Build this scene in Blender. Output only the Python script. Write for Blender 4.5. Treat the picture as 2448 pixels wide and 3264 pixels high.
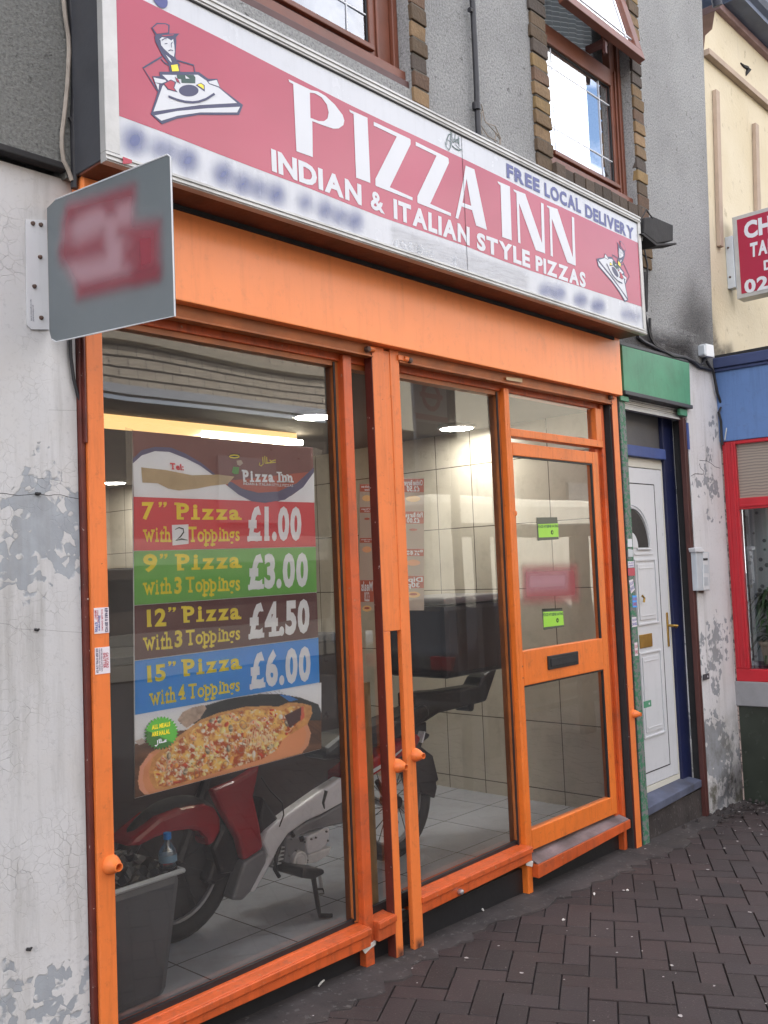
import bpy, math, random
from mathutils import Vector, Matrix
random.seed(7)
sc = bpy.context.scene
for o in list(bpy.data.objects): bpy.data.objects.remove(o)
R = math.radians
# ---------------------------------------------------------------- camera
CAM = Vector((0, -2.6, 1.56)); F = 3016.0
YAW, PITCH, ROLL = R(47.418), R(3.397), R(-2.3705)
_f = Vector((math.sin(YAW)*math.cos(PITCH), math.cos(YAW)*math.cos(PITCH), math.sin(PITCH)))
_r = Vector((math.cos(YAW), -math.sin(YAW), 0)); _u = _r.cross(_f)
_r2 = _r*math.cos(ROLL)+_u*math.sin(ROLL); _u2 = -_r*math.sin(ROLL)+_u*math.cos(ROLL)
cd = bpy.data.cameras.new('camera'); cam = bpy.data.objects.new('camera', cd); sc.collection.objects.link(cam)
m = Matrix((_r2, _u2, -_f)).transposed().to_4x4(); m.translation = CAM; cam.matrix_world = m
cd.sensor_fit = 'VERTICAL'; cd.sensor_height = 24; cd.lens = F/3264*24; cd.clip_start = .05; cd.clip_end = 500
sc.camera = cam
# ---------------------------------------------------------------- world, sun
SUN_EL, SUN_AZ = R(50), R(-18)            # sun stands behind the shop, facade in open shade
w = bpy.data.worlds.new('World'); sc.world = w; w.use_nodes = True
nt = w.node_tree; nt.nodes.clear()
N = nt.nodes.new; L = nt.links.new
sky = N('ShaderNodeTexSky'); sky.sky_type = 'NISHITA'; sky.sun_disc = False
sky.sun_elevation = SUN_EL; sky.sun_rotation = SUN_AZ; sky.air_density = 1.0; sky.dust_density = 1.5
tc = N('ShaderNodeTexCoord'); mp = N('ShaderNodeMapping'); mp.inputs['Scale'].default_value = (1, 1, 2.2)
nz = N('ShaderNodeTexNoise'); nz.inputs['Scale'].default_value = 2.6; nz.inputs['Detail'].default_value = 7; nz.inputs['Roughness'].default_value = .55
rp = N('ShaderNodeValToRGB'); rp.color_ramp.elements[0].position = .36; rp.color_ramp.elements[1].position = .64
mx = N('ShaderNodeMixRGB'); mx.inputs['Color2'].default_value = (15.6, 15.4, 15.8, 1)
bg = N('ShaderNodeBackground'); bg.inputs['Strength'].default_value = .14
out = N('ShaderNodeOutputWorld')
L(tc.outputs['Generated'], mp.inputs['Vector']); L(mp.outputs['Vector'], nz.inputs['Vector']); L(nz.outputs['Fac'], rp.inputs['Fac'])
L(rp.outputs['Color'], mx.inputs['Fac']); L(sky.outputs['Color'], mx.inputs['Color1']); L(mx.outputs['Color'], bg.inputs['Color']); L(bg.outputs['Background'], out.inputs['Surface'])
sd = bpy.data.lights.new('sun', 'SUN'); sd.energy = 4.4; sd.angle = R(.5); sd.color = (1, .95, .88)
sun = bpy.data.objects.new('sun', sd); sc.collection.objects.link(sun)
sdir = Vector((math.sin(SUN_AZ)*math.cos(SUN_EL), math.cos(SUN_AZ)*math.cos(SUN_EL), math.sin(SUN_EL)))
sun.rotation_euler = sdir.to_track_quat('Z', 'Y').to_euler(); sun.location = (0, 20, 25)
sc.view_settings.view_transform = 'Standard'; sc.view_settings.look = 'None'; sc.view_settings.gamma = 1
sc.view_settings.exposure = 1.25
sc.cycles.max_bounces = 10; sc.cycles.transparent_max_bounces = 16
# ---------------------------------------------------------------- photo-to-plane measuring helpers (real planes, metres)
def ray(x, y): return _f + _r2*((x-1224)/F) - _u2*((y-1632)/F)
def at(x, y, Y=0.):
    d = ray(x, y); return CAM + d*((Y-CAM.y)/d.y)
def atX(x, y, X):
    d = ray(x, y); return CAM + d*((X-CAM.x)/d.x)
def atZ(x, y, Z):
    d = ray(x, y); return CAM + d*((Z-CAM.z)/d.z)
def gz(X): return .02-.025*(X-2.6)
def zm(ox, oy, s):                    # a detail measured on an enlarged crop -> photograph pixel
    return lambda x, y: (ox+x/s, oy+y/s)
r1 = zm(0, 0, 1.3554); r2 = zm(1224, 0, 1.3554); r3 = zm(0, 816, 1.3554); r4 = zm(1224, 816, 1.3554)
# ---------------------------------------------------------------- materials
def C(*c): return (c[0], c[1], c[2], 1)
def s2l(r, g, b):
    f = lambda v: (v/255/12.92) if v/255 <= .04045 else ((v/255+.055)/1.055)**2.4
    return (f(r), f(g), f(b))
class NB:
    def __init__(s, name):
        s.m = bpy.data.materials.new(name); s.m.use_nodes = True; s.t = s.m.node_tree
        s.b = s.t.nodes['Principled BSDF']; s.o = s.t.nodes['Material Output']
    def n(s, t, **k):
        x = s.t.nodes.new('ShaderNode'+t)
        for a, v in k.items():
            if a in x.inputs: x.inputs[a].default_value = v
            else: setattr(x, a, v)
        return x
    def l(s, a, b): s.t.links.new(a, b)
    def co(s):
        if not hasattr(s, '_c'): s._c = s.n('TexCoord').outputs['Object']
        return s._c
    def noise(s, scale, detail=4, rough=.55, vec=None, dist=0):
        x = s.n('TexNoise'); x.inputs['Scale'].default_value = scale; x.inputs['Detail'].default_value = detail
        x.inputs['Roughness'].default_value = rough; x.inputs['Distortion'].default_value = dist
        s.l(vec or s.co(), x.inputs['Vector']); return x.outputs['Fac']
    def ramp(s, v, stops, interp='LINEAR'):
        x = s.n('ValToRGB'); x.color_ramp.interpolation = interp; e = x.color_ramp.elements
        while len(e) < len(stops): e.new(.5)
        for i, (p, c) in enumerate(stops):
            e[i].position = p; e[i].color = C(*c) if isinstance(c, (tuple, list)) else (c, c, c, 1)
        s.l(v, x.inputs['Fac']); return x.outputs['Color']
    def mix(s, f, a, b, mode='MIX'):
        x = s.n('MixRGB'); x.blend_type = mode
        for v, i in ((f, 'Fac'), (a, 'Color1'), (b, 'Color2')):
            if isinstance(v, (int, float)): x.inputs[i].default_value = v
            elif isinstance(v, tuple): x.inputs[i].default_value = C(*v)
            else: s.l(v, x.inputs[i])
        return x.outputs['Color']
    def math(s, op, a, b=None, c=None):
        x = s.n('Math'); x.operation = op
        for i, v in enumerate((a, b, c)):
            if v is None: continue
            if isinstance(v, (int, float)): x.inputs[i].default_value = v
            else: s.l(v, x.inputs[i])
        return x.outputs[0]
    def bump(s, h, strength=.3, dist=.01):
        x = s.n('Bump'); x.inputs['Strength'].default_value = strength; x.inputs['Distance'].default_value = dist
        s.l(h, x.inputs['Height']); s.l(x.outputs['Normal'], s.b.inputs['Normal'])
    def col(s, c):
        if isinstance(c, tuple): s.b.inputs['Base Color'].default_value = C(*c)
        else: s.l(c, s.b.inputs['Base Color'])
    def set(s, **k):
        for a, v in k.items():
            i = s.b.inputs[a.replace('_', ' ')]
            if isinstance(v, (int, float)): i.default_value = v
            else: s.l(v, i)
def paint(name, col, rough=.45, var=.12, vs=6, bump=.15, bs=60, metal=0, chips=None, grime=.0, wear=0):
    b = NB(name); n1 = b.noise(vs, 5)
    dk = tuple(c*(1-var) for c in col); lt = tuple(min(1, c*(1+var)) for c in col)
    c = b.ramp(n1, [(.3, dk), (.7, lt)])
    if grime:
        g = b.ramp(b.noise(3.1, 8, .7), [(.5, 0.), (.72, 1.)]); c = b.mix(b.math('MULTIPLY', g, grime), c, (.06, .045, .035))
    if wear:
        m2 = b.n('Mapping'); m2.inputs['Scale'].default_value = (14, 14, 1.1); b.l(b.co(), m2.inputs['Vector'])
        c = b.mix(b.math('MULTIPLY', b.ramp(b.noise(2.2, 7, .7, m2.outputs['Vector']), [(.50, 0.), (.74, 1.)]), wear), c, tuple(x*.42 for x in col))
        c = b.mix(b.math('MULTIPLY', b.ramp(b.noise(21, 7, .75), [(.55, 0.), (.72, 1.)]), wear*.8), c, (.05, .035, .03))
        c = b.mix(b.math('MULTIPLY', b.ramp(b.noise(1.7, 4, .5), [(.40, 0.), (.70, 1.)]), wear*.5), c, tuple(min(1, x*1.18+.03) for x in col))
    if chips:
        cm = b.ramp(b.noise(38, 6, .65), [(chips[0], 0.), (chips[0]+.02, 1.)]); c = b.mix(cm, c, chips[1])
    b.col(c); b.set(Roughness=b.ramp(b.noise(vs*3, 4), [(.25, max(.05, rough-.03)), (.75, min(1, rough+.04))]), Metallic=metal)
    if bump: b.bump(b.noise(bs, 4), bump, .004)
    return b.m
M = {}
ORF = s2l(238, 122, 62)   # guide / fascia paint
M['orange'] = paint('orange gloss paint', (.74, .185, .040), .42, .07, 3, .15, 30, chips=(.67, (.30, .08, .03)), grime=.15, wear=.45)
M['fascia'] = paint('orange fascia paint with glare', (.95, .285, .085), .35, .03, 2, .06, 30, chips=(.78, (.45, .12, .04)), grime=.05, wear=.18)  # same orange as the jambs, lightened to carry the glare on the board
M['orange2'] = paint('orange door paint', (.72, .168, .022), .38, .08, 5, .18, 45, chips=(.67, (.28, .08, .03)), grime=.15, wear=.45)
M['redor'] = paint('red orange joinery paint', (.54, .090, .017), .40, .14, 5, .2, 40, chips=(.655, (.42, .20, .12)), grime=.4, wear=.8)
M['oxide'] = paint('dark red oxide paint', (.10, .018, .012), .5, .25, 14, .3, 60, chips=(.67, (.5, .42, .38)))
M['brownor'] = paint('brown orange varnish', (.38, .11, .025), .45, .2, 10, .2, 50, grime=.3)
M['black'] = paint('black rubber', (.012, .012, .014), .5, .2, 20, .1)
M['dark'] = paint('dark soot', (.02, .019, .02), .8, .3, 8, .3)
M['darkgrey'] = paint('dark grey sheet metal', (.045, .047, .055), .55, .15, 6, .1, grime=.2)
M['alu'] = paint('dull aluminium', (.46, .46, .45), .45, .08, 12, .15, 90, metal=.35, grime=.35)
M['white'] = paint('white sign acrylic', (.53, .55, .59), .25, .03, 3, .0, wear=.14)
def signred():
    b = NB('red sign vinyl'); c = b.ramp(b.noise(2, 5), [(.3, (.34, .008, .045)), (.7, (.39, .013, .062))])
    b.col(c); b.set(Roughness=.28); b.b.inputs['Coat Weight'].default_value = .25; return b.m
M['signred'] = signred()
M['ink'] = paint('white vinyl', (.60, .62, .66), .35, .02, 5, 0)
M['navy'] = paint('navy vinyl', (.020, .022, .085), .3, .1, 5, 0)
M['blueink'] = paint('blue vinyl', (.05, .06, .22), .35, .08, 5, 0)
M['yellow'] = paint('yellow print', (.88, .72, .04), .4, .08, 12, 0)
M['greenink'] = paint('dark green print', (.02, .07, .06), .4, .1, 12, 0)
M['brownwood'] = paint('red brown timber', (.11, .030, .016), .55, .35, 9, .4, 40, grime=.4)
M['winframe'] = paint('brown window stain', (.155, .047, .024), .45, .15, 7, .15, 60, grime=.3)
M['winframed'] = paint('dark brown window stain', (.07, .022, .018), .5, .15, 7, .15, 60)
M['green'] = paint('green paint', (.065, .25, .14), .5, .12, 5, .12, 40, chips=(.70, (.035, .10, .06)), grime=.25, wear=.35)
M['greenworn'] = paint('worn green paint', (.04, .17, .09), .6, .15, 5, .4, 30, chips=(.49, (.17, .17, .17)), grime=.3)
M['navyp'] = paint('dark blue paint', (.008, .013, .058), .5, .15, 6, .2, 40, chips=(.71, (.35, .36, .42)), grime=.2)
M['bluerail'] = paint('mid blue paint', (.035, .065, .22), .5, .12, 6, .2, 40, chips=(.70, (.3, .3, .3)))
M['bluefascia'] = paint('blue fascia paint', (.085, .165, .36), .5, .07, 4, .08, 40, chips=(.73, (.04, .06, .12)), grime=.2, wear=.35)
M['redpaint'] = paint('red window paint', (.42, .010, .020), .35, .1, 6, .25, 30, chips=(.74, (.6, .5, .5)))
M['upvc'] = paint('white plastic', (.60, .61, .63), .3, .02, 5, .0, wear=.12)
M['upvcy'] = paint('yellowed plastic', (.62, .60, .52), .35, .04, 5, .0)
M['brass'] = paint('brass', (.45, .28, .07), .3, .15, 20, .05, metal=.8)
M['steel'] = paint('worn steel', (.55, .55, .57), .32, .12, 14, .1, metal=.85)
M['galv'] = paint('galvanised steel', (.50, .54, .58), .45, .08, 10, .05, metal=.3)
M['rust'] = paint('rusty screw', (.10, .06, .045), .7, .3, 60, .4)
M['plasticgrey'] = paint('grey plastic', (.10, .105, .12), .35, .08, 8, .05)
M['bluegreyp'] = paint('sign grey', (.125, .145, .155), .4, .04, 4, 0)
M['cable'] = paint('black cable', (.018, .018, .022), .5, .2, 30, 0)
M['cablew'] = paint('old pale cable', (.30, .26, .22), .6, .3, 12, .2)
M['wire'] = paint('pale cord', (.42, .43, .42), .6, .1, 12, 0)
M['woodbatten'] = paint('bare timber', (.30, .20, .085), .7, .2, 14, .3)
M['mcred'] = paint('red motorcycle plastic', (.30, .008, .018), .2, .08, 4, 0)
M['mcdark'] = paint('black motorcycle plastic', (.012, .011, .014), .4, .1, 12, .05)
M['mcsilver'] = paint('silver motorcycle plastic', (.74, .75, .82), .28, .05, 5, 0)
M['mcgrey'] = paint('grey motorcycle plastic', (.17, .17, .19), .3, .1, 5, 0)
M['engine'] = paint('cast engine alloy', (.72, .72, .75), .35, .12, 20, .15, metal=.15)
M['tyre'] = paint('tyre rubber', (.018, .018, .02), .75, .15, 30, .4, 80)
M['tape'] = paint('brown paper', (.42, .32, .17), .6, .15, 9, .1)
M['tan'] = paint('tan paper', (.55, .42, .25), .6, .15, 9, .1)
M['wallsticker'] = paint('white sticker', (.72, .66, .70), .4, .04, 12, 0)
M['stred'] = paint('red print', (.42, .04, .07), .4, .1, 30, 0)
M['stblue'] = paint('blue print', (.06, .09, .32), .4, .1, 30, 0)
M['litter'] = paint('litter white', (.62, .60, .56), .6, .1, 40, .1)
M['concrete'] = paint('dirty concrete', (.036, .029, .028), .85, .45, 5, .9, 40, chips=(.60, (.075, .068, .064)), grime=.5)
M['road'] = paint('asphalt', (.05, .05, .052), .85, .2, 4, .6, 90)
def whitewall(name, seed=0, peel=.56, under=(.33, .355, .385), base=(.56, .56, .565), lower=0):
    b = NB(name); mp = b.n('Mapping'); mp.inputs['Location'].default_value = (seed, seed*.7, seed*.3); b.l(b.co(), mp.inputs['Vector']); v = mp.outputs['Vector']
    dn = b.n('TexNoise'); dn.inputs['Scale'].default_value = 9; dn.inputs['Detail'].default_value = 4; b.l(v, dn.inputs['Vector'])
    wv = b.n('VectorMath'); wv.operation = 'MULTIPLY_ADD'; b.l(dn.outputs['Color'], wv.inputs[0]); wv.inputs[1].default_value = (.07, .07, .07); b.l(v, wv.inputs[2])
    dv = wv.outputs['Vector']
    vo = b.n('TexVoronoi'); vo.feature = 'DISTANCE_TO_EDGE'; vo.inputs['Scale'].default_value = 34; b.l(dv, vo.inputs['Vector'])
    vc = b.n('TexVoronoi'); vc.inputs['Scale'].default_value = 34; b.l(dv, vc.inputs['Vector'])
    # flaking: whole paint scales drop off where the large noise allows it
    big = b.noise(1.55, 5, .62, v); sep = b.n('SeparateColor'); b.l(vc.outputs['Color'], sep.inputs[0])
    fl = b.math('ADD', big, b.math('MULTIPLY', b.math('SUBTRACT', sep.outputs[0], .5), .10))
    fl = b.math('ADD', fl, b.math('MULTIPLY', b.math('SUBTRACT', b.noise(26, 3, .5, v), .5), .10))
    if lower:
        sx = b.n('SeparateXYZ'); b.l(b.co(), sx.inputs[0])
        fl = b.math('ADD', fl, b.math('MULTIPLY', b.math('SMOOTH_MAX', b.math('SUBTRACT', .75, sx.outputs['Z']), 0, .1), lower))
    pm = b.ramp(fl, [(peel, 0.), (peel+.012, 1.)])
    tone = b.ramp(b.noise(1.1, 3, .5, v), [(.35, tuple(c*.90 for c in base)), (.65, base)])
    tone = b.mix(b.ramp(b.noise(5.5, 6, .6, v), [(.42, .0), (.75, .35)]), tone, (.50, .47, .43))
    crack = b.ramp(vo.outputs['Distance'], [(.0, 1.), (.03, 0.)])
    cm = b.math('MULTIPLY', crack, b.ramp(b.noise(4.6, 6, .65, v), [(.44, 0.0), (.66, .6)]))
    tone = b.mix(b.math('MULTIPLY', cm, .62), tone, (.20, .19, .19))
    und = b.mix(b.ramp(b.noise(14, 5, .6, v), [(.35, 0.), (.7, .6)]), under, tuple(c*.72 for c in under))
    c = b.mix(pm, tone, und)
    c = b.mix(b.ramp(b.noise(55, 6, .75, v), [(.56, 0.), (.70, .45)]), c, (.33, .33, .34))
    # streaky grime running down
    m2 = b.n('Mapping'); m2.inputs['Scale'].default_value = (9, 9, .8); b.l(v, m2.inputs['Vector'])
    st = b.ramp(b.noise(1.6, 6, .65, m2.outputs['Vector']), [(.52, 0.), (.78, .55)]); c = b.mix(st, c, (.20, .19, .17))
    if lower:
        gm = b.math('MULTIPLY', b.ramp(b.noise(6, 7, .7, v), [(.42, 0.), (.62, 1.)]), b.math('MINIMUM', 1, b.math('MULTIPLY', b.math('SMOOTH_MAX', b.math('SUBTRACT', .62, sx.outputs['Z']), 0, .05), 2.2)))
        c = b.mix(gm, c, (.10, .095, .075))
    b.col(c); b.set(Roughness=.75)
    h = b.math('ADD', b.math('MULTIPLY', b.math('SUBTRACT', 1, pm), .5), b.math('MULTIPLY', b.noise(120, 3, .5, v), .18))
    h = b.math('SUBTRACT', h, b.math('MULTIPLY', cm, .8)); b.bump(h, .9, .003); return b.m
M['peelwall'] = whitewall('peeling white wall', 0, .605)
M['peelpier'] = whitewall('peeling white pier', 5.3, .585, (.28, .29, .31), (.62, .61, .62), lower=.05)
def pebble(name, base, seed, dark=.35):
    b = NB(name); mp = b.n('Mapping'); mp.inputs['Location'].default_value = (seed, seed, 0); b.l(b.co(), mp.inputs['Vector']); v = mp.outputs['Vector']
    c = b.ramp(b.noise(90, 5, .7, v), [(.30, tuple(x*.5 for x in base)), (.5, base), (.72, tuple(x*1.35 for x in base))])
    c = b.mix(b.ramp(b.noise(1.3, 5, .6, v), [(.45, 0.), (.75, dark)]), c, tuple(x*.45 for x in base))
    c = b.mix(b.ramp(b.noise(27, 7, .75, v, .6), [(.60, 0.), (.66, .75)]), c, (.03, .027, .025))
    b.col(c); b.set(Roughness=.9); b.bump(b.noise(75, 6, .75, v), 1.0, .012); return b.m
M['pebble'] = pebble('grey pebbledash render', (.33, .335, .335), 0, .5)
M['pebbledark'] = pebble('dark pebbledash render', (.225, .228, .215), 4, .45)
def yellowwall():
    b = NB('cream masonry paint'); c = b.ramp(b.noise(1.4, 5), [(.35, (.56, .48, .33)), (.7, (.63, .56, .42))])
    c = b.mix(b.ramp(b.noise(12, 7, .7), [(.60, 0.), (.68, .6)]), c, (.33, .27, .18))
    m2 = b.n('Mapping'); m2.inputs['Scale'].default_value = (7, 7, .9); b.l(b.co(), m2.inputs['Vector'])
    c = b.mix(b.ramp(b.noise(2, 6, .6, m2.outputs['Vector']), [(.62, 0.), (.8, .5)]), c, (.28, .23, .17))
    b.col(c); b.set(Roughness=.8); b.bump(b.noise(50, 5), .4, .006); return b.m
M['cream'] = yellowwall()
M['creamtrim'] = paint('drab stone trim', (.38, .29, .22), .75, .12, 6, .3, 30)
def vcol(name, rough=.85, bump=.7, bs=60, dist=.006, dirt=.35):
    b = NB(name); a = b.n('VertexColor'); a.layer_name = 'Col'
    c = b.mix(b.ramp(b.noise(30, 6, .65), [(.35, 0.), (.75, dirt)]), a.outputs['Color'], (.03, .025, .022)); 
    c = b.mix(b.ramp(b.noise(150, 3, .6), [(.62, 0.), (.75, .35)]), c, (.30, .26, .22))
    b.col(c); b.set(Roughness=rough); b.bump(b.noise(bs, 5, .6), bump, dist); return b.m
M['brick'] = vcol('stock brick', .85, .8, 60, .006)
M['paver'] = vcol('clay paver', .72, .6, 110, .003, .5)
def grid(name, base, grout, ax, size, off, rough=.25, lw=.006, var=.05):
    b = NB(name); sx = b.n('SeparateXYZ'); b.l(b.co(), sx.inputs[0]); ms = []
    for a, s_, o in zip(ax, size, off):
        fr = b.math('MODULO', b.math('ADD', b.math('SUBTRACT', sx.outputs[a], o), s_*100), s_)
        ms.append(b.math('LESS_THAN', b.math('MINIMUM', fr, b.math('SUBTRACT', s_, fr)), lw/2))
    g = b.math('MAXIMUM', *ms)
    c = b.ramp(b.noise(2.2, 6, .6), [(.3, tuple(x*(1-var*2) for x in base)), (.7, base)])
    c = b.mix(b.ramp(b.noise(9, 7, .7), [(.5, 0.), (.75, .25)]), c, (.2, .16, .12))
    b.col(b.mix(g, c, grout)); b.set(Roughness=rough); b.bump(b.math('SUBTRACT', 1, g), .4, .002); return b.m
M['walltile'] = grid('cream wall tile', (.62, .57, .47), (.12, .10, .08), ('Y', 'Z'), (.29, .40), (1.372, .2), .22)
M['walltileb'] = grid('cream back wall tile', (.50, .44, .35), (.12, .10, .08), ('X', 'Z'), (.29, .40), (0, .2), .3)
M['floortile'] = grid('pale floor tile', (.46, .49, .56), (.09, .08, .08), ('X', 'Y'), (.42, .42), (4.19, .885), .22)
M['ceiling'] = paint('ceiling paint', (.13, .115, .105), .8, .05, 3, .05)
def emit(name, col, st):
    b = NB(name); b.col((.8, .8, .8)); b.b.inputs['Emission Color'].default_value = C(*col); b.b.inputs['Emission Strength'].default_value = st; return b.m
M['lamp'] = emit('lit lamp', (1, .96, .88), 38); M['tube'] = emit('lit tube', (1, .90, .66), 14)
M['warm'] = emit('tube glow on ceiling', (1, .62, .22), .50)  # emission in place of the tube's light on the ceiling
def glass(name, tint=(.93, .95, .95), k=1.0, base=.03, wav=.25, ws=.9, dust=0):
    b = NB(name); t = b.t; t.nodes.remove(b.b)
    tr = b.n('BsdfTransparent'); tr.inputs['Color'].default_value = C(*tint); gl = b.n('BsdfGlossy'); gl.inputs['Roughness'].default_value = .0
    gl.inputs['Color'].default_value = (.97, .98, 1, 1)
    fr = b.n('Fresnel'); fr.inputs['IOR'].default_value = 1.5
    f = b.math('MINIMUM', b.math('ADD', b.math('MULTIPLY', fr.outputs[0], k), base), 1)
    mx = b.n('MixShader'); b.l(f, mx.inputs[0]); b.l(tr.outputs[0], mx.inputs[1]); b.l(gl.outputs[0], mx.inputs[2])
    if dust:
        df = b.n('BsdfDiffuse'); df.inputs['Color'].default_value = (.80, .79, .76, 1); m3 = b.n('MixShader')
        m2 = b.n('Mapping'); m2.inputs['Scale'].default_value = (3.0, 1, 1.0); b.l(b.co(), m2.inputs['Vector'])
        b.l(b.math('MULTIPLY', b.ramp(b.noise(2.6, 7, .66, m2.outputs['Vector']), [(.30, .55), (.72, 1.5)]), dust), m3.inputs[0]); b.l(mx.outputs[0], m3.inputs[1]); b.l(df.outputs[0], m3.inputs[2]); b.l(m3.outputs[0], b.o.inputs['Surface']); return b.m
    b.l(mx.outputs[0], b.o.inputs['Surface']); return b.m
M['glass'] = glass('shop window glass', tint=(.98, .99, .99), k=1.6, base=.0, wav=.0, dust=.020)
M['winglass'] = glass('upper window glass', k=3.0, base=.33, wav=.0)
M['winglass2'] = glass('lace backed window glass', k=2.2, base=.12)
M['cloudy'] = glass('plain glass', k=1.6, base=.03, wav=.0)
def softmat(name, col, rough=.5):
    b = NB(name); a = b.n('VertexColor'); a.layer_name = 'Col'; b.col(col); b.set(Roughness=rough)
    b.l(a.outputs['Color'], b.b.inputs['Alpha']); return b.m
M['softblue'] = softmat('smudged blue print', (.12, .15, .34)); M['softred'] = softmat('smudged red print', (.28, .025, .045))
M['softpink'] = softmat('smudged pink print', (.50, .28, .32)); M['soot'] = softmat('soot stain', (.035, .03, .03), .9)
M['softwhite'] = softmat('pale residue', (.75, .78, .82)); M['softgrey'] = softmat('grey smear', (.40, .39, .40), .7)
M['softyellow'] = softmat('cheese print', (.80, .60, .22)); M['rustst'] = softmat('rust stain', (.12, .05, .02), .9)
def pizza():
    b = NB('pizza photograph print')
    v = b.n('TexVoronoi'); v.inputs['Scale'].default_value = 38; b.l(b.co(), v.inputs['Vector'])
    n1 = b.noise(21, 8, .72, None, 1.2)
    c = b.ramp(n1, [(.30, (.42, .07, .03)), (.40, (.80, .34, .10)), (.48, (.95, .66, .22)), (.57, (.97, .82, .42)), (.70, (.95, .92, .80))])
    c = b.mix(b.ramp(b.noise(24, 4, .6, None, .4), [(.57, 0.), (.62, .8)]), c, (.55, .09, .035))
    c = b.mix(b.ramp(b.noise(48, 3, .6), [(.66, 0.), (.70, .8)]), c, (.10, .14, .05))
    b.col(c); b.set(Roughness=.3); return b.m
M['pizza'] = pizza()
def prt(name, col, rough=.3): return paint(name, col, rough, .05, 7, 0)
M['p_red'] = prt('poster red', (.70, .06, .08)); M['p_green'] = prt('poster green', (.18, .48, .10)); M['p_brown'] = prt('poster brown', (.12, .03, .035))
M['p_blue'] = prt('poster blue', (.04, .32, .80)); M['p_white'] = prt('poster white', (.84, .85, .88)); M['p_top'] = prt('poster maroon', (.22, .075, .07))
M['p_ring'] = prt('poster violet', (.12, .11, .22)); M['p_coral'] = prt('poster coral', (.48, .10, .06)); M['p_board'] = prt('board print', (.86, .42, .22))
M['p_crust'] = prt('crust print', (.88, .56, .24)); M['p_wood'] = prt('table print', (.16, .075, .035)); M['p_pan'] = prt('pan print', (.022, .02, .022))
M['p_burst'] = prt('green burst print', (.10, .34, .06)); M['p_pink'] = prt('prawn print', (.88, .42, .24)); M['p_shell'] = prt('shell print', (.30, .27, .22))
M['p_garlic'] = prt('garlic print', (.50, .40, .33))
M['lime'] = prt('lime sticker', (.30, .62, .05)); M['limed'] = prt('dark sticker', (.07, .08, .06))
# ---------------------------------------------------------------- mesh helpers
class MB:
    def __init__(s): s.v = []; s.f = []; s.c = []; s.al = None
    def add(s, vs, fs, col=None):
        o = len(s.v); s.v += [tuple(v) for v in vs]; s.f += [tuple(i+o for i in f) for f in fs]; s.c += [col]*len(fs)
        return s
    def box(s, x0, x1, y0, y1, z0, z1, col=None):
        return s.hexa([(x0, y0, z0), (x1, y0, z0), (x1, y1, z0), (x0, y1, z0), (x0, y0, z1), (x1, y0, z1), (x1, y1, z1), (x0, y1, z1)], col)
    def hexa(s, p, col=None): return s.add(p, [(0, 3, 2, 1), (4, 5, 6, 7), (0, 1, 5, 4), (1, 2, 6, 5), (2, 3, 7, 6), (3, 0, 4, 7)], col)
    def bar(s, x0, x1, y0, y1, za, zb, ta, tb, col=None):     # horizontal bar: bottom za->zb, top ta->tb along x
        return s.hexa([(x0, y0, za), (x1, y0, zb), (x1, y1, zb), (x0, y1, za), (x0, y0, ta), (x1, y0, tb), (x1, y1, tb), (x0, y1, ta)], col)
    def prism(s, pts, d, col=None):         # pts: 3D polygon, extruded by vector d
        n = len(pts); d = Vector(d); a = [Vector(p) for p in pts]; b = [p+d for p in a]
        return s.add(a+b, [tuple(range(n)), tuple(range(2*n-1, n-1, -1))]+[(i, i+n, (i+1) % n+n, (i+1) % n) for i in range(n)], col)
    def poly(s, pts, col=None): return s.add(pts, [tuple(range(len(pts)))], col)
    def tube(s, path, r, seg=8, cap=True, col=None):
        path = [Vector(p) for p in path]; n = len(path); rr = r if isinstance(r, (list, tuple)) else [r]*n; vs = []; up = None
        for i, p in enumerate(path):
            t = (path[min(i+1, n-1)]-path[max(i-1, 0)]).normalized()
            if up is None: up = t.orthogonal().normalized()
            a = (up-t*up.dot(t)).normalized(); up = a; b = t.cross(a)
            for k in range(seg):
                an = 2*math.pi*k/seg; vs.append(p+(a*math.cos(an)+b*math.sin(an))*rr[i])
        fs = [(i*seg+k, i*seg+(k+1) % seg, (i+1)*seg+(k+1) % seg, (i+1)*seg+k) for i in range(n-1) for k in range(seg)]
        if cap: fs += [tuple(range(seg-1, -1, -1)), tuple((n-1)*seg+k for k in range(seg))]
        return s.add(vs, fs, col)
    def lathe(s, prof, c, axis='z', seg=24, col=None):       # prof: (r, h)
        vs = []; c = Vector(c)
        for r_, h in prof:
            for k in range(seg):
                a = 2*math.pi*k/seg; u, v = r_*math.cos(a), r_*math.sin(a)
                vs.append(c+Vector({'z': (u, v, h), 'y': (u, h, v), 'x': (h, u, v)}[axis]))
        n = len(prof); fs = [(i*seg+k, i*seg+(k+1) % seg, (i+1)*seg+(k+1) % seg, (i+1)*seg+k) for i in range(n-1) for k in range(seg)]
        fs += [tuple(range(seg-1, -1, -1)), tuple((n-1)*seg+k for k in range(seg))]
        return s.add(vs, fs, col)
    def torus(s, c, R_, r_, axis='y', seg=36, q=10, sq=1.0):
        vs = []; c = Vector(c)
        for i in range(seg):
            a = 2*math.pi*i/seg
            for k in range(q):
                b = 2*math.pi*k/q; rr = R_+r_*math.cos(b); h = r_*sq*math.sin(b)
                vs.append(c+Vector({'y': (rr*math.cos(a), h, rr*math.sin(a)), 'z': (rr*math.cos(a), rr*math.sin(a), h), 'x': (h, rr*math.cos(a), rr*math.sin(a))}[axis]))
        return s.add(vs, [(i*q+k, i*q+(k+1) % q, ((i+1) % seg)*q+(k+1) % q, ((i+1) % seg)*q+k) for i in range(seg) for k in range(q)])
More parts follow.
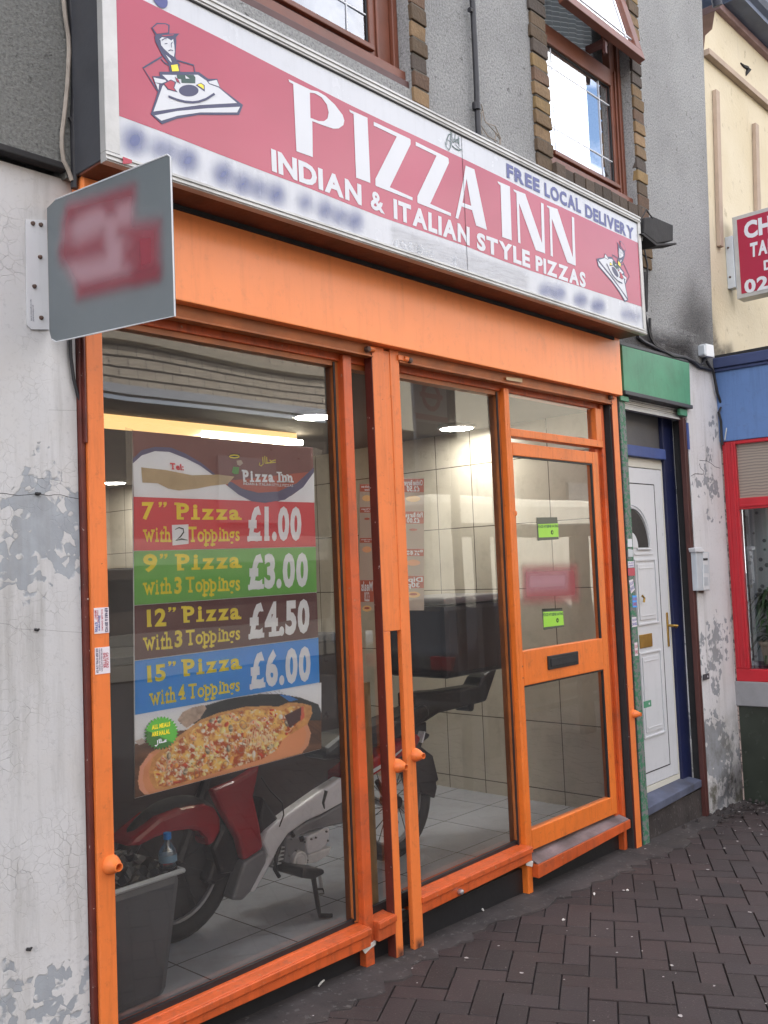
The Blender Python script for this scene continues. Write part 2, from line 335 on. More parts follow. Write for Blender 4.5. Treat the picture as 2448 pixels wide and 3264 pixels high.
def link(name, me, parent=None):
    o = bpy.data.objects.new(name, me); sc.collection.objects.link(o)
    if parent: 
        o.parent = parent; o.matrix_parent_inverse = Matrix.Translation(-parent_loc(parent))
    return o
def parent_loc(p):
    v = Vector(p.location)
    q = p.parent
    return v
def obj(name, mb, mat, parent=None, bevel=0, smooth=False, label=None):
    me = bpy.data.meshes.new(name); me.from_pydata(mb.v, [], mb.f); me.validate(); me.update()
    if any(c is not None for c in mb.c) and len(me.polygons) == len(mb.f):
        ca = me.color_attributes.new('Col', 'FLOAT_COLOR', 'CORNER')
        for p, c in zip(me.polygons, mb.c):
            for li in p.loop_indices: ca.data[li].color = C(*(c or (.5, .5, .5)))
    me.materials.append(mat if not isinstance(mat, str) else M[mat])
    o = link(name, me, parent)
    if smooth:
        for p in me.polygons: p.use_smooth = True
        if not bevel:
            try: me.set_sharp_from_angle(angle=R(40))
            except Exception: pass
    if bevel:
        b = o.modifiers.new('bevel', 'BEVEL'); b.width = bevel; b.segments = 2; b.limit_method = 'ANGLE'; b.angle_limit = R(40); b.harden_normals = False
    if label: o['label'] = label
    return o
def thing(name, label, cat, loc=(0, 0, 0), group=None):
    o = bpy.data.objects.new(name, None); sc.collection.objects.link(o); o.location = loc; o.empty_display_size = .1
    o['label'] = label; o['category'] = cat
    if group: o['group'] = group
    return o
def tag(o, label, cat, group=None):
    o['label'] = label; o['category'] = cat
    if group: o['group'] = group
    return o
def struct(name, mb, mat, **k):
    o = obj(name, mb, mat, **k); o['kind'] = 'structure'; return o
def stroke(mb, pts, wd, off=0., nrm=(0, -1, 0)):   # flat ribbon along world points
    pts = [Vector(p) for p in pts]; nrm = Vector(nrm)
    n = len(pts); L_, R_ = [], []
    for i, p in enumerate(pts):
        t = (pts[min(i+1, n-1)]-pts[max(i-1, 0)]).normalized(); s_ = t.cross(nrm).normalized()*(wd[i] if isinstance(wd, (list, tuple)) else wd)/2
        L_.append(p+s_+nrm*off); R_.append(p-s_+nrm*off)
    mb.add(L_+R_, [(i, i+1, n+i+1, n+i) for i in range(n-1)]); return mb
def sheet(name, x0, x1, z0, z1, y, mat, parent, amp=.0009, ph=0.):      # slightly wavy float glass
    nx_, nz_ = 24, 40; vs = []
    for j in range(nz_+1):
        for i in range(nx_+1):
            x = x0+(x1-x0)*i/nx_; z = z0+(z1-z0)*j/nz_; e_ = min(i, nx_-i, j, nz_-j)/3.; e_ = min(1, e_)
            vs.append((x, y+amp*e_*(math.sin(x*5.1+z*1.7+ph)+.7*math.sin(x*2.3-z*4.3+ph*2)+.35*math.sin(z*11+x*3+ph)), z))
    b = MB(); b.add(vs, [(j*(nx_+1)+i, j*(nx_+1)+i+1, (j+1)*(nx_+1)+i+1, (j+1)*(nx_+1)+i) for j in range(nz_) for i in range(nx_)])
    return obj(name, b, mat, parent, smooth=True)
# text --------------------------------------------------------------
_tc = {}
def glyph(s, bold):
    k = (s, bold)
    if k in _tc: return _tc[k]
    cu = bpy.data.curves.new('t', 'FONT'); cu.body = s; cu.size = 1; cu.offset = bold; cu.resolution_u = 3; cu.fill_mode = 'BOTH'
    o = bpy.data.objects.new('t', cu); sc.collection.objects.link(o); dg = bpy.context.evaluated_depsgraph_get()
    me = o.evaluated_get(dg).to_mesh(); vs = [(v.co.x, v.co.y) for v in me.vertices]; fs = [tuple(p.vertices) for p in me.polygons]
    o.evaluated_get(dg).to_mesh_clear(); bpy.data.objects.remove(o); bpy.data.curves.remove(cu)
    _tc[k] = (vs, fs); return _tc[k]
CAP = .729
SER = {'P': [(0, .55, 0), (-.16, .25, 1)], 'p': [(-.2, .6, 2), (-.25, .2, 3)], 'i': [(-.5, 1.5, 0)], 'h': [(-.25, .5, 0), (.55, 1.25, 0), (-.3, .25, 1)], 't': [(.1, 1.1, 0)],
       'T': [(.25, .75, 0)], 'n': [(-.25, .5, 0), (.55, 1.25, 0), (-.25, .2, 3)], '1': [(-.05, 1.15, 0)], 'w': [(-.1, .3, 3), (.72, 1.1, 3)], 'I': [(-.8, 1.8, 0), (-.8, 1.8, 1)],
       '£': [(-.05, 1.05, 0)], '4': [(.3, 1.15, 0)], 'a': [(.8, 1.2, 0)]}
def textquad(mb, s, q, bold=.02, slab=False, mapf=None, off=0., nrm=(0, -1, 0), gap=.06, asc=CAP):
    """q = TL, TR, BL, BR (world points) of the cap-height box"""
    TL, TR, BL, BR = [Vector(p) for p in q]; nrm = Vector(nrm)
    parts = []; x = 0; th = .11
    for ch in s:
        if ch == ' ': x += .30; continue
        vs, fs = glyph(ch, bold); x0 = min(v[0] for v in vs); x1 = max(v[0] for v in vs); w_ = x1-x0
        sidepad = .10*(slab and ch in 'i1I')
        x += sidepad
        parts.append(([(v[0]-x0+x, v[1]) for v in vs], fs, 0))
        if slab and ch in SER:
            for a, b_, lv in SER[ch]:
                z0 = {0: -bold, 1: asc-th, 2: -.21, 3: .46}[lv]; A, B = x+a*w_, x+b_*w_
                parts.append(([(A, z0), (B, z0), (B, z0+th), (A, z0+th)], [(0, 1, 2, 3)], 1))
        x += w_+gap+sidepad
    tot = x-gap
    for vs, fs, lay in parts:
        P_ = []
        for (a, b_) in vs:
            u, v = a/tot, b_/asc
            P_.append(BL.lerp(BR, u)*(1-v)+TL.lerp(TR, u)*v+nrm*(off+lay*.0003))
        mb.add(P_, fs)
    return mb
def tq(mb, s, f, q, Y, **k): return textquad(mb, s, [at(*f(*p), Y) for p in q], **k)
def qd(x0, y0, x1, y1): return [(x0, y0), (x1, y0), (x0, y1), (x1, y1)]
def pp(f, pts, Y, off=0): return [at(*f(*p), Y)+Vector((0, -off, 0)) for p in pts]
def soft(name, mat, pts, blur, parent, n=26, amp=1., nrm=(0, -1, 0), seed=0, rough=0.):
    """a print or stain with a soft edge: polygon (world, planar) -> grid with per-vertex opacity"""
    nrm = Vector(nrm).normalized(); pts = [Vector(p) for p in pts]; c = sum(pts, Vector())/len(pts)
    up = Vector((0, 0, 1)) if abs(nrm.z) < .9 else Vector((0, 1, 0)); ux = up.cross(nrm).normalized(); uy = nrm.cross(ux)
    p2 = [((p-c).dot(ux), (p-c).dot(uy)) for p in pts]
    xa = min(p[0] for p in p2)-blur; xb = max(p[0] for p in p2)+blur; ya = min(p[1] for p in p2)-blur; yb = max(p[1] for p in p2)+blur
    rnd = random.Random(seed)
    def sdf(x, y):
        d = 1e9; ins = False; m_ = len(p2)
        for i in range(m_):
            (x1, y1), (x2, y2) = p2[i], p2[(i+1) % m_]; ex, ey = x2-x1, y2-y1; L2 = ex*ex+ey*ey or 1e-9
            t = max(0, min(1, ((x-x1)*ex+(y-y1)*ey)/L2)); d = min(d, math.hypot(x-x1-t*ex, y-y1-t*ey))
            if (y1 > y) != (y2 > y) and x < (x2-x1)*(y-y1)/((y2-y1) or 1e-9)+x1: ins = not ins
        return d if ins else -d
    vs, al = [], []
    for j in range(n+1):
        for i in range(n+1):
            x = xa+(xb-xa)*i/n; y = ya+(yb-ya)*j/n; t = max(0, min(1, (sdf(x, y)+blur)/(2*blur))); t = t*t*(3-2*t)*amp
            if rough: t *= 1-rough*rnd.random()
            vs.append(c+ux*x+uy*y); al.append(t)
    fs = [(j*(n+1)+i, j*(n+1)+i+1, (j+1)*(n+1)+i+1, (j+1)*(n+1)+i) for j in range(n) for i in range(n)]
    me = bpy.data.meshes.new(name); me.from_pydata([tuple(v) for v in vs], [], fs); ca = me.color_attributes.new('Col', 'FLOAT_COLOR', 'POINT')
    for i, a in enumerate(al): ca.data[i].color = (a, a, a, 1)
    me.materials.append(M[mat]); return link(name, me, parent)
# ================================================================= SETTING
BR_ = R(30); ca_, sa_ = math.cos(BR_), math.sin(BR_)
pav = MB(); rnd = random.Random(3)
def paver(u0, v0, lu, lv):
    g = .0024; ox, oy = 2.93, -.66
    cs = []
    for (u, v) in ((u0+g, v0+g), (u0+lu-g, v0+g), (u0+lu-g, v0+lv-g), (u0+g, v0+lv-g)): cs.append((ox+u*ca_-v*sa_, oy+u*sa_+v*ca_))
    cx = sum(c[0] for c in cs)/4; cy = sum(c[1] for c in cs)/4
    if not (-1.5 < cx < 11 and -3.3 < cy < .35): return
    t = rnd.uniform(-.003, .003); k = rnd.uniform(.62, 1.15)*.60; h = rnd.uniform(-.15, .15)
    col = (.056*k*(1+h*.5), .034*k, .034*k*(1-h*.3))
    top = [(x+(cx-x)*.022, y+(cy-y)*.022, gz(x)+t+rnd.uniform(-.0007, .0007)) for x, y in cs]
    mid = [(x, y, gz(x)-.0028+t) for x, y in cs]; bot = [(x, y, gz(x)-.03) for x, y in cs]
    pav.add(top+mid+bot, [(0, 1, 2, 3)]+[(4+i, 4+(i+1) % 4, (i+1) % 4, i) for i in range(4)]+[(8+i, 8+(i+1) % 4, 4+(i+1) % 4, 4+i) for i in range(4)], col)
a = .1
for i in range(-75, 90):
    for j in range(-60, 60):
        # 90 degree herringbone of 200 x 100 blocks
        m_ = (i-j) % 4
        if m_ == 0: paver(i*a, j*a, 2*a, a)
        elif m_ == 3: paver(i*a, j*a, a, 2*a)
struct('pavement', pav, 'paver')
bed = MB(); bed.poly([(-2, -3.4, gz(-2)-.012), (12, -3.4, gz(12)-.012), (12, .45, gz(12)-.012), (-2, .45, gz(-2)-.012)])
struct('ground', bed, paint('paver joint sand', (.020, .015, .016), .9, .3, 12, .3))
far = MB(); far.poly([(-60, -60, -.34), (90, -60, -.34), (90, 40, -.34), (-60, 40, -.34)]); struct('road', far, 'road')
kb = MB(); kb.box(-20, 40, -3.55, -3.4, -.4, -.10); kb.box(-20, -2, -3.4, .2, -.4, .04)
for k in range(12, 40, 4): kb.box(k, k+4, -3.4, .2, -.4, gz(12))
struct('kerb', kb, 'concrete')
cs = MB(); top = []; rnd = random.Random(5); xs = [1.0+.06*i for i in range(90)]
yy = [-.11+.035*math.sin(x*2.3)+rnd.uniform(-.035, .035) for x in xs]
for i in range(len(xs)-1):
    x0, x1 = xs[i], xs[i+1]
    cs.add([(x0, .45, gz(x0)+.012), (x1, .45, gz(x1)+.012), (x1, yy[i+1], gz(x1)+.005), (x0, yy[i], gz(x0)+.005), (x0, .0, gz(x0)+.014), (x1, .0, gz(x1)+.014)], [(0, 1, 5, 4), (4, 5, 2, 3)])
    cs.add([(x0, yy[i], gz(x0)+.005), (x1, yy[i+1], gz(x1)+.005), (x1, yy[i+1]-.004, gz(x1)-.02), (x0, yy[i]-.004, gz(x0)-.02)], [(0, 1, 2, 3)])
struct('cement_strip', cs, 'concrete', smooth=False)
fl = MB(); fl.box(-1.2, 4.85, .155, 5.4, .0, .12); struct('floor', fl, 'floortile')
# ================================================================= SHOP BUILDING
bld = thing('shop_building', 'grey pebbledashed shop building with peeling white ground floor walls and brown windows', 'building')
wl = MB(); wl.box(-6, 1.489, .03, .33, -.3, 2.80); obj('ground_wall', wl, 'peelwall', bld, label='flaking white painted wall left of the orange shopfront')
up = MB(); Z1, Z2 = 3.70, 5.60
def wallbox(x0, x1, z0, z1, mb=up): mb.box(x0, x1, 0, .3, z0, z1)
wallbox(1.75, 3.12, 2.795, 3.66); wallbox(1.75, 3.12, 5.3, 7.6); wallbox(3.12, 4.245, 2.795, 7.6)
wallbox(4.245, 5.20, 2.795, 3.66); wallbox(4.245, 5.20, 5.3, 7.6)
up.hexa([(5.20, 0, 2.795), (6.165, 0, 2.795), (6.165, .3, 2.795), (5.20, .3, 2.795), (5.20, 0, 7.6), (6.50, 0, 7.6), (6.50, .3, 7.6), (5.20, .3, 7.6)])
obj('upper_wall', up, 'pebble', bld)
ul = MB(); ul.box(-6, 1.75, 0.0, .3, 2.835, 7.6); ul.box(1.455, 1.75, 0.0, .3, 2.795, 2.8345); obj('upper_wall', ul, 'pebbledark', bld, label='dark rough pebbledash above the white wall')
lg = MB(); lg.box(-6, 1.455, -.012, .03, 2.812, 2.8345); obj('ledge', lg, 'dark', bld, bevel=.004)
sw = MB(); sw.box(4.85, 4.93, .10, 5.4, -.1, 2.6); obj('tiled_wall', sw, 'walltile', bld, label='cream tiled interior side wall')
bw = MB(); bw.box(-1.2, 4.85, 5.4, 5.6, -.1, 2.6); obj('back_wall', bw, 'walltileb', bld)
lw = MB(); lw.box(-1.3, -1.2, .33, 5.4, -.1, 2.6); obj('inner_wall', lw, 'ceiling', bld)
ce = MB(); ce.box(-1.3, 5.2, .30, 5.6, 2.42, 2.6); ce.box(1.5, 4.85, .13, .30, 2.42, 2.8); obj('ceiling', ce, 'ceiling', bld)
rf = MB(); rf.box(-6, 6.3, .3, 8.5, 7.3, 7.6); rf.box(-6, -5.7, .3, 8.5, 0, 7.3); rf.box(-6, 6.3, 8.2, 8.5, 0, 7.3); rf.box(6.5, 7.2, .5, .6, -.2, 2.7); obj('unseen_roof', rf, 'dark', bld)  # unseen roof and outer walls, built tall to keep the sun off the pavement
pi = MB()
pz = [(-.08, 5.685, 6.30), (.35, 5.685, 6.32), (1.0, 5.69, 6.27), (1.6, 5.70, 6.20), (2.3, 5.70, 6.19), (2.76, 5.72, 6.17), (2.795, 5.72, 6.17)]
for (za, xa, xb), (zb, xc, xd_) in zip(pz, pz[1:]):
    pi.hexa([(xa, 0, za), (xb, 0, za), (xb, .4, za), (xa, .4, za), (xc, 0, zb), (xd_, 0, zb), (xd_, .4, zb), (xc, .4, zb)])
obj('pier', pi, 'peelpier', bld, label='peeling white pier between the white door and the blue shop')
# soot under the sill line, crack and plug holes
for n_, (m_, q_, bl, am) in enumerate([('soot', [(5.55, 2.80), (6.15, 2.80), (6.18, 3.15), (5.9, 3.30), (5.7, 3.1)], .18, .55), ('soot', [(4.9, 2.80), (5.9, 2.80), (5.8, 2.93), (5.0, 2.90)], .07, .8),
                                ('soot', [(5.80, .0), (6.25, .0), (6.2, .22), (5.95, .15)], .12, .7)]):
    soft('stain', m_, [(x, -.004, z) for x, z in q_], bl, bld, 22, am, seed=n_, rough=.25)
def crk(f, pts, Y, r_): cr = MB(); cr.tube([at(*f(*p), Y) for p in pts], r_, 5); obj('crack', cr, 'dark', bld)
crk(zm(0, 1500, 4.425), [(-60, 320), (80, 325), (240, 352), (400, 340), (470, 330), (600, 340), (680, 355), (760, 340), (860, 342), (960, 372), (1110, 400), (1205, 402)], .031, .0016)
crk(zm(0, 1632, 1.3554), [(-20, 478), (40, 485), (70, 505), (180, 508), (260, 515), (350, 520), (375, 522)], .031, .0012)
crk(r3, [(210, 665), (300, 667), (362, 665)], .031, .0012)
crk(zm(2050, 1050, 3.402), [(520, 1590), (560, 1565), (650, 1570), (660, 1540), (620, 1500), (610, 1455)], 0, .0018)
crk(zm(2050, 1050, 3.402), [(610, 1420), (690, 1425), (740, 1455), (780, 1490), (835, 1505)], 0, .0016)
for (px, py, rr) in ((118, 1573, .012), (115, 2006, .010), (90, 3023, .012)):
    pl = MB(); p = at(px, py, .03); rr *= .5; pl.tube([p+Vector((-rr, 0, 0)), p+Vector((rr*.5, -.006, -.002)), p+Vector((rr*1.6, -.004, .001))], [rr*.7, rr*.9, rr*.4], 7); obj('wall_plug', pl, 'dark', bld, smooth=True)
# quoins ------------------------------------------------------------
BC = [(.20, .125, .055), (.15, .095, .045), (.105, .07, .04), (.23, .15, .06), (.13, .075, .045), (.08, .062, .05), (.25, .16, .08)]
def quoin(xa, xb, z0, z1, seed, left):
    rnd = random.Random(seed); q = MB(); z = z0; k = 0
    while z < z1:
        h = .066; col = rnd.choice(BC); kk = rnd.uniform(.75, 1.15); col = tuple(c*kk for c in col)
        ex = (.007 if k % 2 else 0)+rnd.uniform(-.004, .004); y0 = -.016+rnd.uniform(-.005, .004)
        if left: a_, b_ = xa-ex, xb+.001
        else: a_, b_ = xa-.001, xb+ex
        j = lambda: rnd.uniform(-.003, .003)
        q.hexa([(a_+j(), y0+j(), z+j()), (b_+j(), y0+j(), z+j()), (b_, .11, z), (a_, .11, z), (a_+j(), y0+j(), z+h+j()), (b_+j(), y0+j(), z+h+j()), (b_, .11, z+h), (a_, .11, z+h)], col)
        q.box(min(a_, b_)+.006, max(a_, b_)-.006, y0+.004, .11, z+h, z+.076, (.10, .09, .075)); z += .076; k += 1
    o = obj('brick_quoin', q, 'brick', bld, bevel=.004)
quoin(3.125, 3.225, 3.30, 5.4, 1, False); quoin(4.10, 4.242, 3.30, 5.4, 2, True); quoin(5.203, 5.32, 3.30, 5.5, 3, False)
sl = MB(); rnd = random.Random(8)
for x0, x1 in ((4.245, 5.20),):
    x = x0
    while x < x1-.02:
        x_ = min(x+rnd.uniform(.09, .12), x1); k = rnd.uniform(.4, .8); sl.box(x, x_-.006, -.03+rnd.uniform(-.005, .005), .1, 3.55, 3.655+rnd.uniform(-.004, .006), (.12*k, .085*k, .06*k)); x = x_
obj('brick_sill', sl, 'brick', bld, bevel=.004)
def upwindow(x0, x1, gx0, gx1, zb, gz0, gz1, tr, top, opened):
    fr = MB(); y0, y1 = .082, .13
    o = bpy.data.objects.new('window', None)
    # outer frame is the window part itself
    fr.box(x0, gx0, y0, y1, zb, top); fr.box(gx1, x1-.035, y0, y1, zb, top); fr.box(gx0, gx1, y0, y1, zb, gz0); fr.box(gx0, gx1, y0-.004, y1, gz1, tr); fr.box(gx0, gx1, y0, y1, top-.07, top)
    fr.box(x1-.033, x1, y0-.02, y1, zb-.01, top); fr.box(x0, x1, y0-.055, y0-.002, zb-.035, zb+.012)
    fr.box(gx0, gx1, y0-.028, y0-.005, gz0-.045, gz0-.02); fr.box(gx1+.035, gx1+.05, y0-.012, y0, zb+.01, tr)
    w_ = obj('window', fr, 'winframe', bld, bevel=.004)
    sheet('pane', gx0, gx1, gz0, gz1, .100, 'winglass' if opened else 'winglass2', w_, .0010, gx0)
    gk = MB()
    for a_ in ((gx0, gx0+.006, gz0, gz1), (gx1-.008, gx1, gz0, gz1), (gx0, gx1, gz0, gz0+.006), (gx0, gx1, gz1-.006, gz1)): gk.box(a_[0], a_[1], .092, .0975, a_[2], a_[3])
    obj('gasket', gk, 'black', w_)
    ld = MB(); W_ = gx1-gx0
    for xx in (gx0+.07, gx1-.13): ld.box(xx, xx+.006, .0945, .0975, gz0, gz1)
    for zz in (gz0+.13, gz1-.12): ld.box(gx0, gx1, .094, .0970, zz, zz+.006)
    obj('glazing_bar', ld, 'ink', w_)
    if not opened:
        lc = MB(); lc.box(gx0-.05, gx1+.05, .16, .162, zb, top); obj('lace', lc, paint('blue grey lace', (.22, .27, .36), .9, .3, 14, 0), w_)
    rm = MB(); rm.box(gx0-.06, gx1+.06, .7, .72, zb-.2, top+.2); obj('dark_room', rm, 'darkgrey', w_)
    cu = MB(); n_ = 60
    for i in range(n_):
        xa = gx0-.03+(gx1-gx0+.06)*i/n_; xb = gx0-.03+(gx1-gx0+.06)*(i+1)/n_; f = lambda x: .20+.012*math.sin(x*70)
        cu.poly([(xa, f(xa), tr-.02), (xb, f(xb), tr-.02), (xb, f(xb), top), (xa, f(xa), top)])
    b = NB('net curtain'); b.col(b.ramp(b.math('FRACT', b.math('MULTIPLY', b.math('ADD', b.n('SeparateXYZ').outputs[2], 0), 1)), [(.0, (.4, .43, .46)), (1, (.4, .43, .46))]))
    sx = b.n('SeparateXYZ'); b.l(b.co(), sx.inputs[0]); z_ = b.math('ADD', b.math('MULTIPLY', sx.outputs[2], 34), b.math('MULTIPLY', b.noise(3, 2), 2.0))
    b.col(b.ramp(b.math('FRACT', z_), [(.0, (.70, .74, .78)), (.14, (.70, .74, .78)), (.2, (.26, .29, .31)), (1, (.30, .33, .35))])); obj('curtain', cu, b.m, w_)
    return w_
w2 = upwindow(4.215, 5.20, 4.385, 5.105, 3.715, 3.815, 4.415, 4.52, 5.22, True)
# bottom swung-out top-hung casement, hinged at its head
sa = MB(); A0 = Vector((0, .05, 5.16)); B0 = Vector((0, -.11, 4.535)); dv_ = (B0-A0); nn = Vector((0, dv_.z, -dv_.y)).normalized()
def slanted(mb, x0, x1, t0, t1, d0, d1):
    pts = []
    for t in (t1, t0):
        for x, d in ((x0, d0), (x1, d0), (x1, d1), (x0, d1)): p = A0+dv_*t+nn*d; pts.append((x, p.y, p.z))
    mb.hexa(pts)
if nn.y > 0: nn = -nn
slanted(sa, 4.30, 5.19, .90, 1.0, 0, -.045); slanted(sa, 4.30, 5.19, 0, .1, 0, -.045); slanted(sa, 4.30, 4.375, .1, .90, 0, -.045); slanted(sa, 5.115, 5.19, .1, .90, 0, -.045)
sh = obj('opening_sash', sa, 'winframe', w2, bevel=.003)
sg = MB(); slanted(sg, 4.375, 5.115, .1, .90, -.018, -.024); obj('sash_pane', sg, 'winglass', w2)
sb = MB(); 
for x in (4.45, 5.03): slanted(sb, x, x+.009, .1, .9, -.013, -.0165)
slanted(sb, 4.375, 5.115, .80, .815, -.0135, -.0169); obj('glazing_bar', sb, 'ink', w2)
st = MB(); p0 = at(*zm(1650, 0, 3.16)(770, 350), -.05); st.box(4.78, 4.83, -.06, .06, 4.50, 4.53); st.box(4.78, 4.80, -.07, -.05, 4.44, 4.51); obj('stay', st, 'winframed', w2, bevel=.003)
wb = MB(); wb.box(1.6, 3.12, -.012, .10, 3.50, 3.60); wb.box(1.6, 3.12, .01, .10, 3.60, 3.70); obj('timber_sill', wb, 'winframed', bld, bevel=.004)
upwindow(1.60, 3.12, 1.78, 2.955, 3.74, 3.84, 5.0, 5.08, 5.25, False)
# brown panel edge at the pier and plinth stall riser
sr = MB(); sr.box(1.51, 2.656, .062, .15, -.1, .116); sr.box(2.701, 3.758, .062, .15, -.1, .118); sr.box(3.79, 4.69, .07, .15, -.1, .08); obj('stall_riser', sr, 'black', bld)
# ================================================================= ORANGE SHOPFRONT
sf = thing('shopfront', 'bright orange timber shopfront with two large windows, a glazed door and steel shutter guides', 'shopfront', (1.5, 0, 0))
G = .02
def post(name, x0, x1, y0, y1, z0, z1, mat, bev=.003, label=None):
    b = MB(); b.box(x0, x1, y0, y1, z0, z1); return obj(name, b, mat, sf, bevel=bev, label=label)
post('jamb', 1.508, 1.565, 0, .09, -.02, 2.78, 'orange'); post('jamb_edge', 1.491, 1.507, .012, .09, -.02, 2.78, 'oxide')
tr_ = MB(); tr_.box(1.4985, 1.5035, -.004, .011, 1.98, 2.78); obj('cable_trim', tr_, 'oxide', sf)
# fascia board and shutter bar
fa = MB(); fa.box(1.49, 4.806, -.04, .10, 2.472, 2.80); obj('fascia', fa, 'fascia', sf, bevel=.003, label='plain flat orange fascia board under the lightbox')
sbp = [(0.0, 2.472), (0.0, 2.455), (.004, 2.43), (-.006, 2.427), (-.006, 2.421), (.035, 2.421), (.035, 2.472)]
for x0, x1 in ((1.567, 2.797), (2.958, 4.752)):
    b = MB(); b.prism([(x0, y, z) for y, z in sbp], (x1-x0, 0, 0)); b.box(x0, x1, .004, .03, 2.43, 2.452); obj('shutter_bar', b, 'brownor', sf, bevel=.002)
hd = MB(); hd.box(1.565, 4.72, .05, .12, 2.395, 2.47); obj('head_rail', hd, 'redor', sf, bevel=.003)
# window 1
def sill(x0, x1, za, zb, ta, tb):
    b = MB(); b.bar(x0, x1, .0, .05, za, zb, ta, tb); b.bar(x0, x1, -.008, .002, ta-.028, tb-.028, ta-.004, tb-.004)
    b.hexa([(x0, .05, za), (x1, .05, zb), (x1, .11, zb), (x0, .11, za), (x0, .05, ta), (x1, .05, tb), (x1, .11, tb+.008), (x0, .11, ta+.008)]); return b
obj('sill', sill(1.565, 2.655, .128, .118, .180, .192), 'redor', sf, bevel=.003); obj('sill', sill(2.70, 2.80, .12, .122, .195, .20), 'redor', sf, bevel=.003)
obj('sill', sill(2.958, 3.757, .150, .165, .222, .232), 'redor', sf, bevel=.003)
mu = MB(); mu.box(2.655, 2.702, .028, .115, gz(2.7)-.02, 2.42); obj('mullion', mu, 'redor', sf, bevel=.003)
dp = MB(); dp.box(3.757, 3.772, .03, .115, gz(3.8)-.02, 2.41); dp.box(3.772, 3.797, .030, .09, gz(3.8)-.02, 2.41); obj('door_post', dp, 'orange2', sf, bevel=.003)
rp_ = MB(); rp_.box(4.685, 4.712, .035, .12, gz(4.7)-.02, 2.42); rp_.box(4.712, 4.735, .045, .12, gz(4.7)-.02, 2.42); obj('door_post', rp_, 'redor', sf, bevel=.004)
inn = MB()
for x0, x1 in ((1.565, 1.585), (2.635, 2.655), (3.737, 3.757), (2.702, 2.716)): inn.box(x0, x1, .06, .11, .20, 2.395)
for x0, x1 in ((1.585, 2.635), (2.716, 3.737)): inn.box(x0, x1, .06, .11, 2.375, 2.395)
obj('glazing_bead', inn, 'brownor', sf)
gk = MB()
for x0, x1 in ((2.630, 2.635), (3.730, 3.737)): gk.box(x0-.004, x1, .055, .0595, .21, 2.39)
for x0, x1, za, zb in ((1.566, 2.654, .188, .200), (2.703, 3.756, .215, .240)): gk.bar(x0, x1, .066, .0805, .17, .18, za+.012, zb+.012)
obj('gasket', gk, 'black', sf)
for x0, x1 in ((1.575, 2.645), (2.706, 3.747)):
    sheet('glass_pane', x0, x1, .21, 2.39, .082, 'glass', sf, .00028, x0)
# rear mullion hidden behind the pair of guides and the bare batten leaning beside it
bt = MB(); bt.box(2.773, 2.812, .10, .125, .13, 1.10); tag(obj('timber_batten', bt, 'woodbatten', bevel=.002), 'bare wooden batten standing upright behind the glass beside the red orange mullion', 'batten')
# shutter guides
def boss(x, z, parent, s=1., y=0):
    b = MB(); b.lathe([(.030*s, .012), (.029*s, -.004), (.022*s, -.022), (.0135*s, -.036), (.0135*s, -.044), (.0105*s, -.045), (.0105*s, -.02)], (x, y, z), 'y', 20)
    # tilt so that it points to the lock side
    o = obj('lock_boss', b, 'orange', parent, smooth=True); return o
def guide(x0, x1, z0, z1, label, yb=.026, slot=None, side='oxide'):
    b = MB()
    if slot: b.box(x0, x1-.030, 0, yb, z0, slot); b.box(x0, x1, 0, yb, slot, z1)
    else: b.box(x0, x1, 0, yb, z0, z1)
    g = obj('shutter_guide', b, 'orange', sf, bevel=.003, label=label)
    if side:
        c = MB(); c.box(x0-.0035, x0-.0005, .001, yb+.016, z0+.01, z1); obj('guide_channel', c, side, g)
    return g
g0 = bpy.data.objects['jamb']; boss(1.552, .705, g0)
g1 = guide(2.797, 2.868, .018, 2.47, 'left shutter guide of the middle pair, cut back below a notch', slot=1.305)
g2 = guide(2.905, 2.962, .02, 2.47, 'right shutter guide of the middle pair', side=None)
fill = MB(); fill.box(2.8685, 2.9045, .004, .024, 1.305, 2.46); obj('guide_strip', fill, 'orange', sf)
boss(2.850, .765, g1, .95); boss(2.958, .790, g2, .95)
for x_ in (2.822, 2.934): soft('scuffed_foot', 'soot', [(x_-.020, -.0035, .02), (x_+.014, -.0035, .02), (x_+.014, -.0035, .05), (x_-.018, -.0035, .06)], .018, sf, 12, .85, seed=int(x_*10), rough=.3)
g3 = guide(4.752, 4.812, -.035, 2.47, 'right hand shutter guide beside the green post'); boss(4.80, .700, g3, .8)
dk_ = MB(); dk_.box(4.7355, 4.7505, .01, .12, -.03, 2.47); obj('dark_channel', dk_, 'dark', sf)
for x, zz, s_ in ((2.775, 2.452, -1), (2.985, 2.440, 1), (4.735, 2.462, -1)):
    b = MB(); b.tube([(x-.035*0, -.004, zz), (x+.03, -.004, zz)], .012, 12); b.box(x-.035 if s_ > 0 else x-.01, x+.01, -.008, .004, zz-.01, zz+.012); obj('shutter_stop', b, 'orange', sf, smooth=False, bevel=.002)
    c = MB(); c.lathe([(.002, -.018), (.011, -.014), (.013, -.004), (.013, .004)], (x+(.035 if s_ > 0 else -.012), -.004, zz-.004), 'y', 12); obj('bolt', c, 'rust', sf, smooth=True)
tagp = MB(); tagp.poly([at(*zm(1600, 1200, 3.16)(*p), -.0075) for p in ((45, 5), (205, 20), (205, 60), (45, 35))]); obj('maker_label', tagp, 'tan', sf)
# transom light over the door
b = MB(); b.box(3.797, 4.686, .03, .09, 2.177, 2.216); obj('transom', b, 'orange2', sf, bevel=.003)
b = MB(); b.box(4.625, 4.686, .034, .09, 2.2165, 2.395); obj('frame_stile', b, 'orange2', sf, bevel=.003)
b = MB(); b.box(4.640, 4.685, .056, .10, .14, 2.176); obj('frame_stile', b, 'redor', sf, bevel=.003)
sheet('glass_pane', 3.797, 4.63, 2.2165, 2.395, .062, 'glass', sf, .0003, 2)
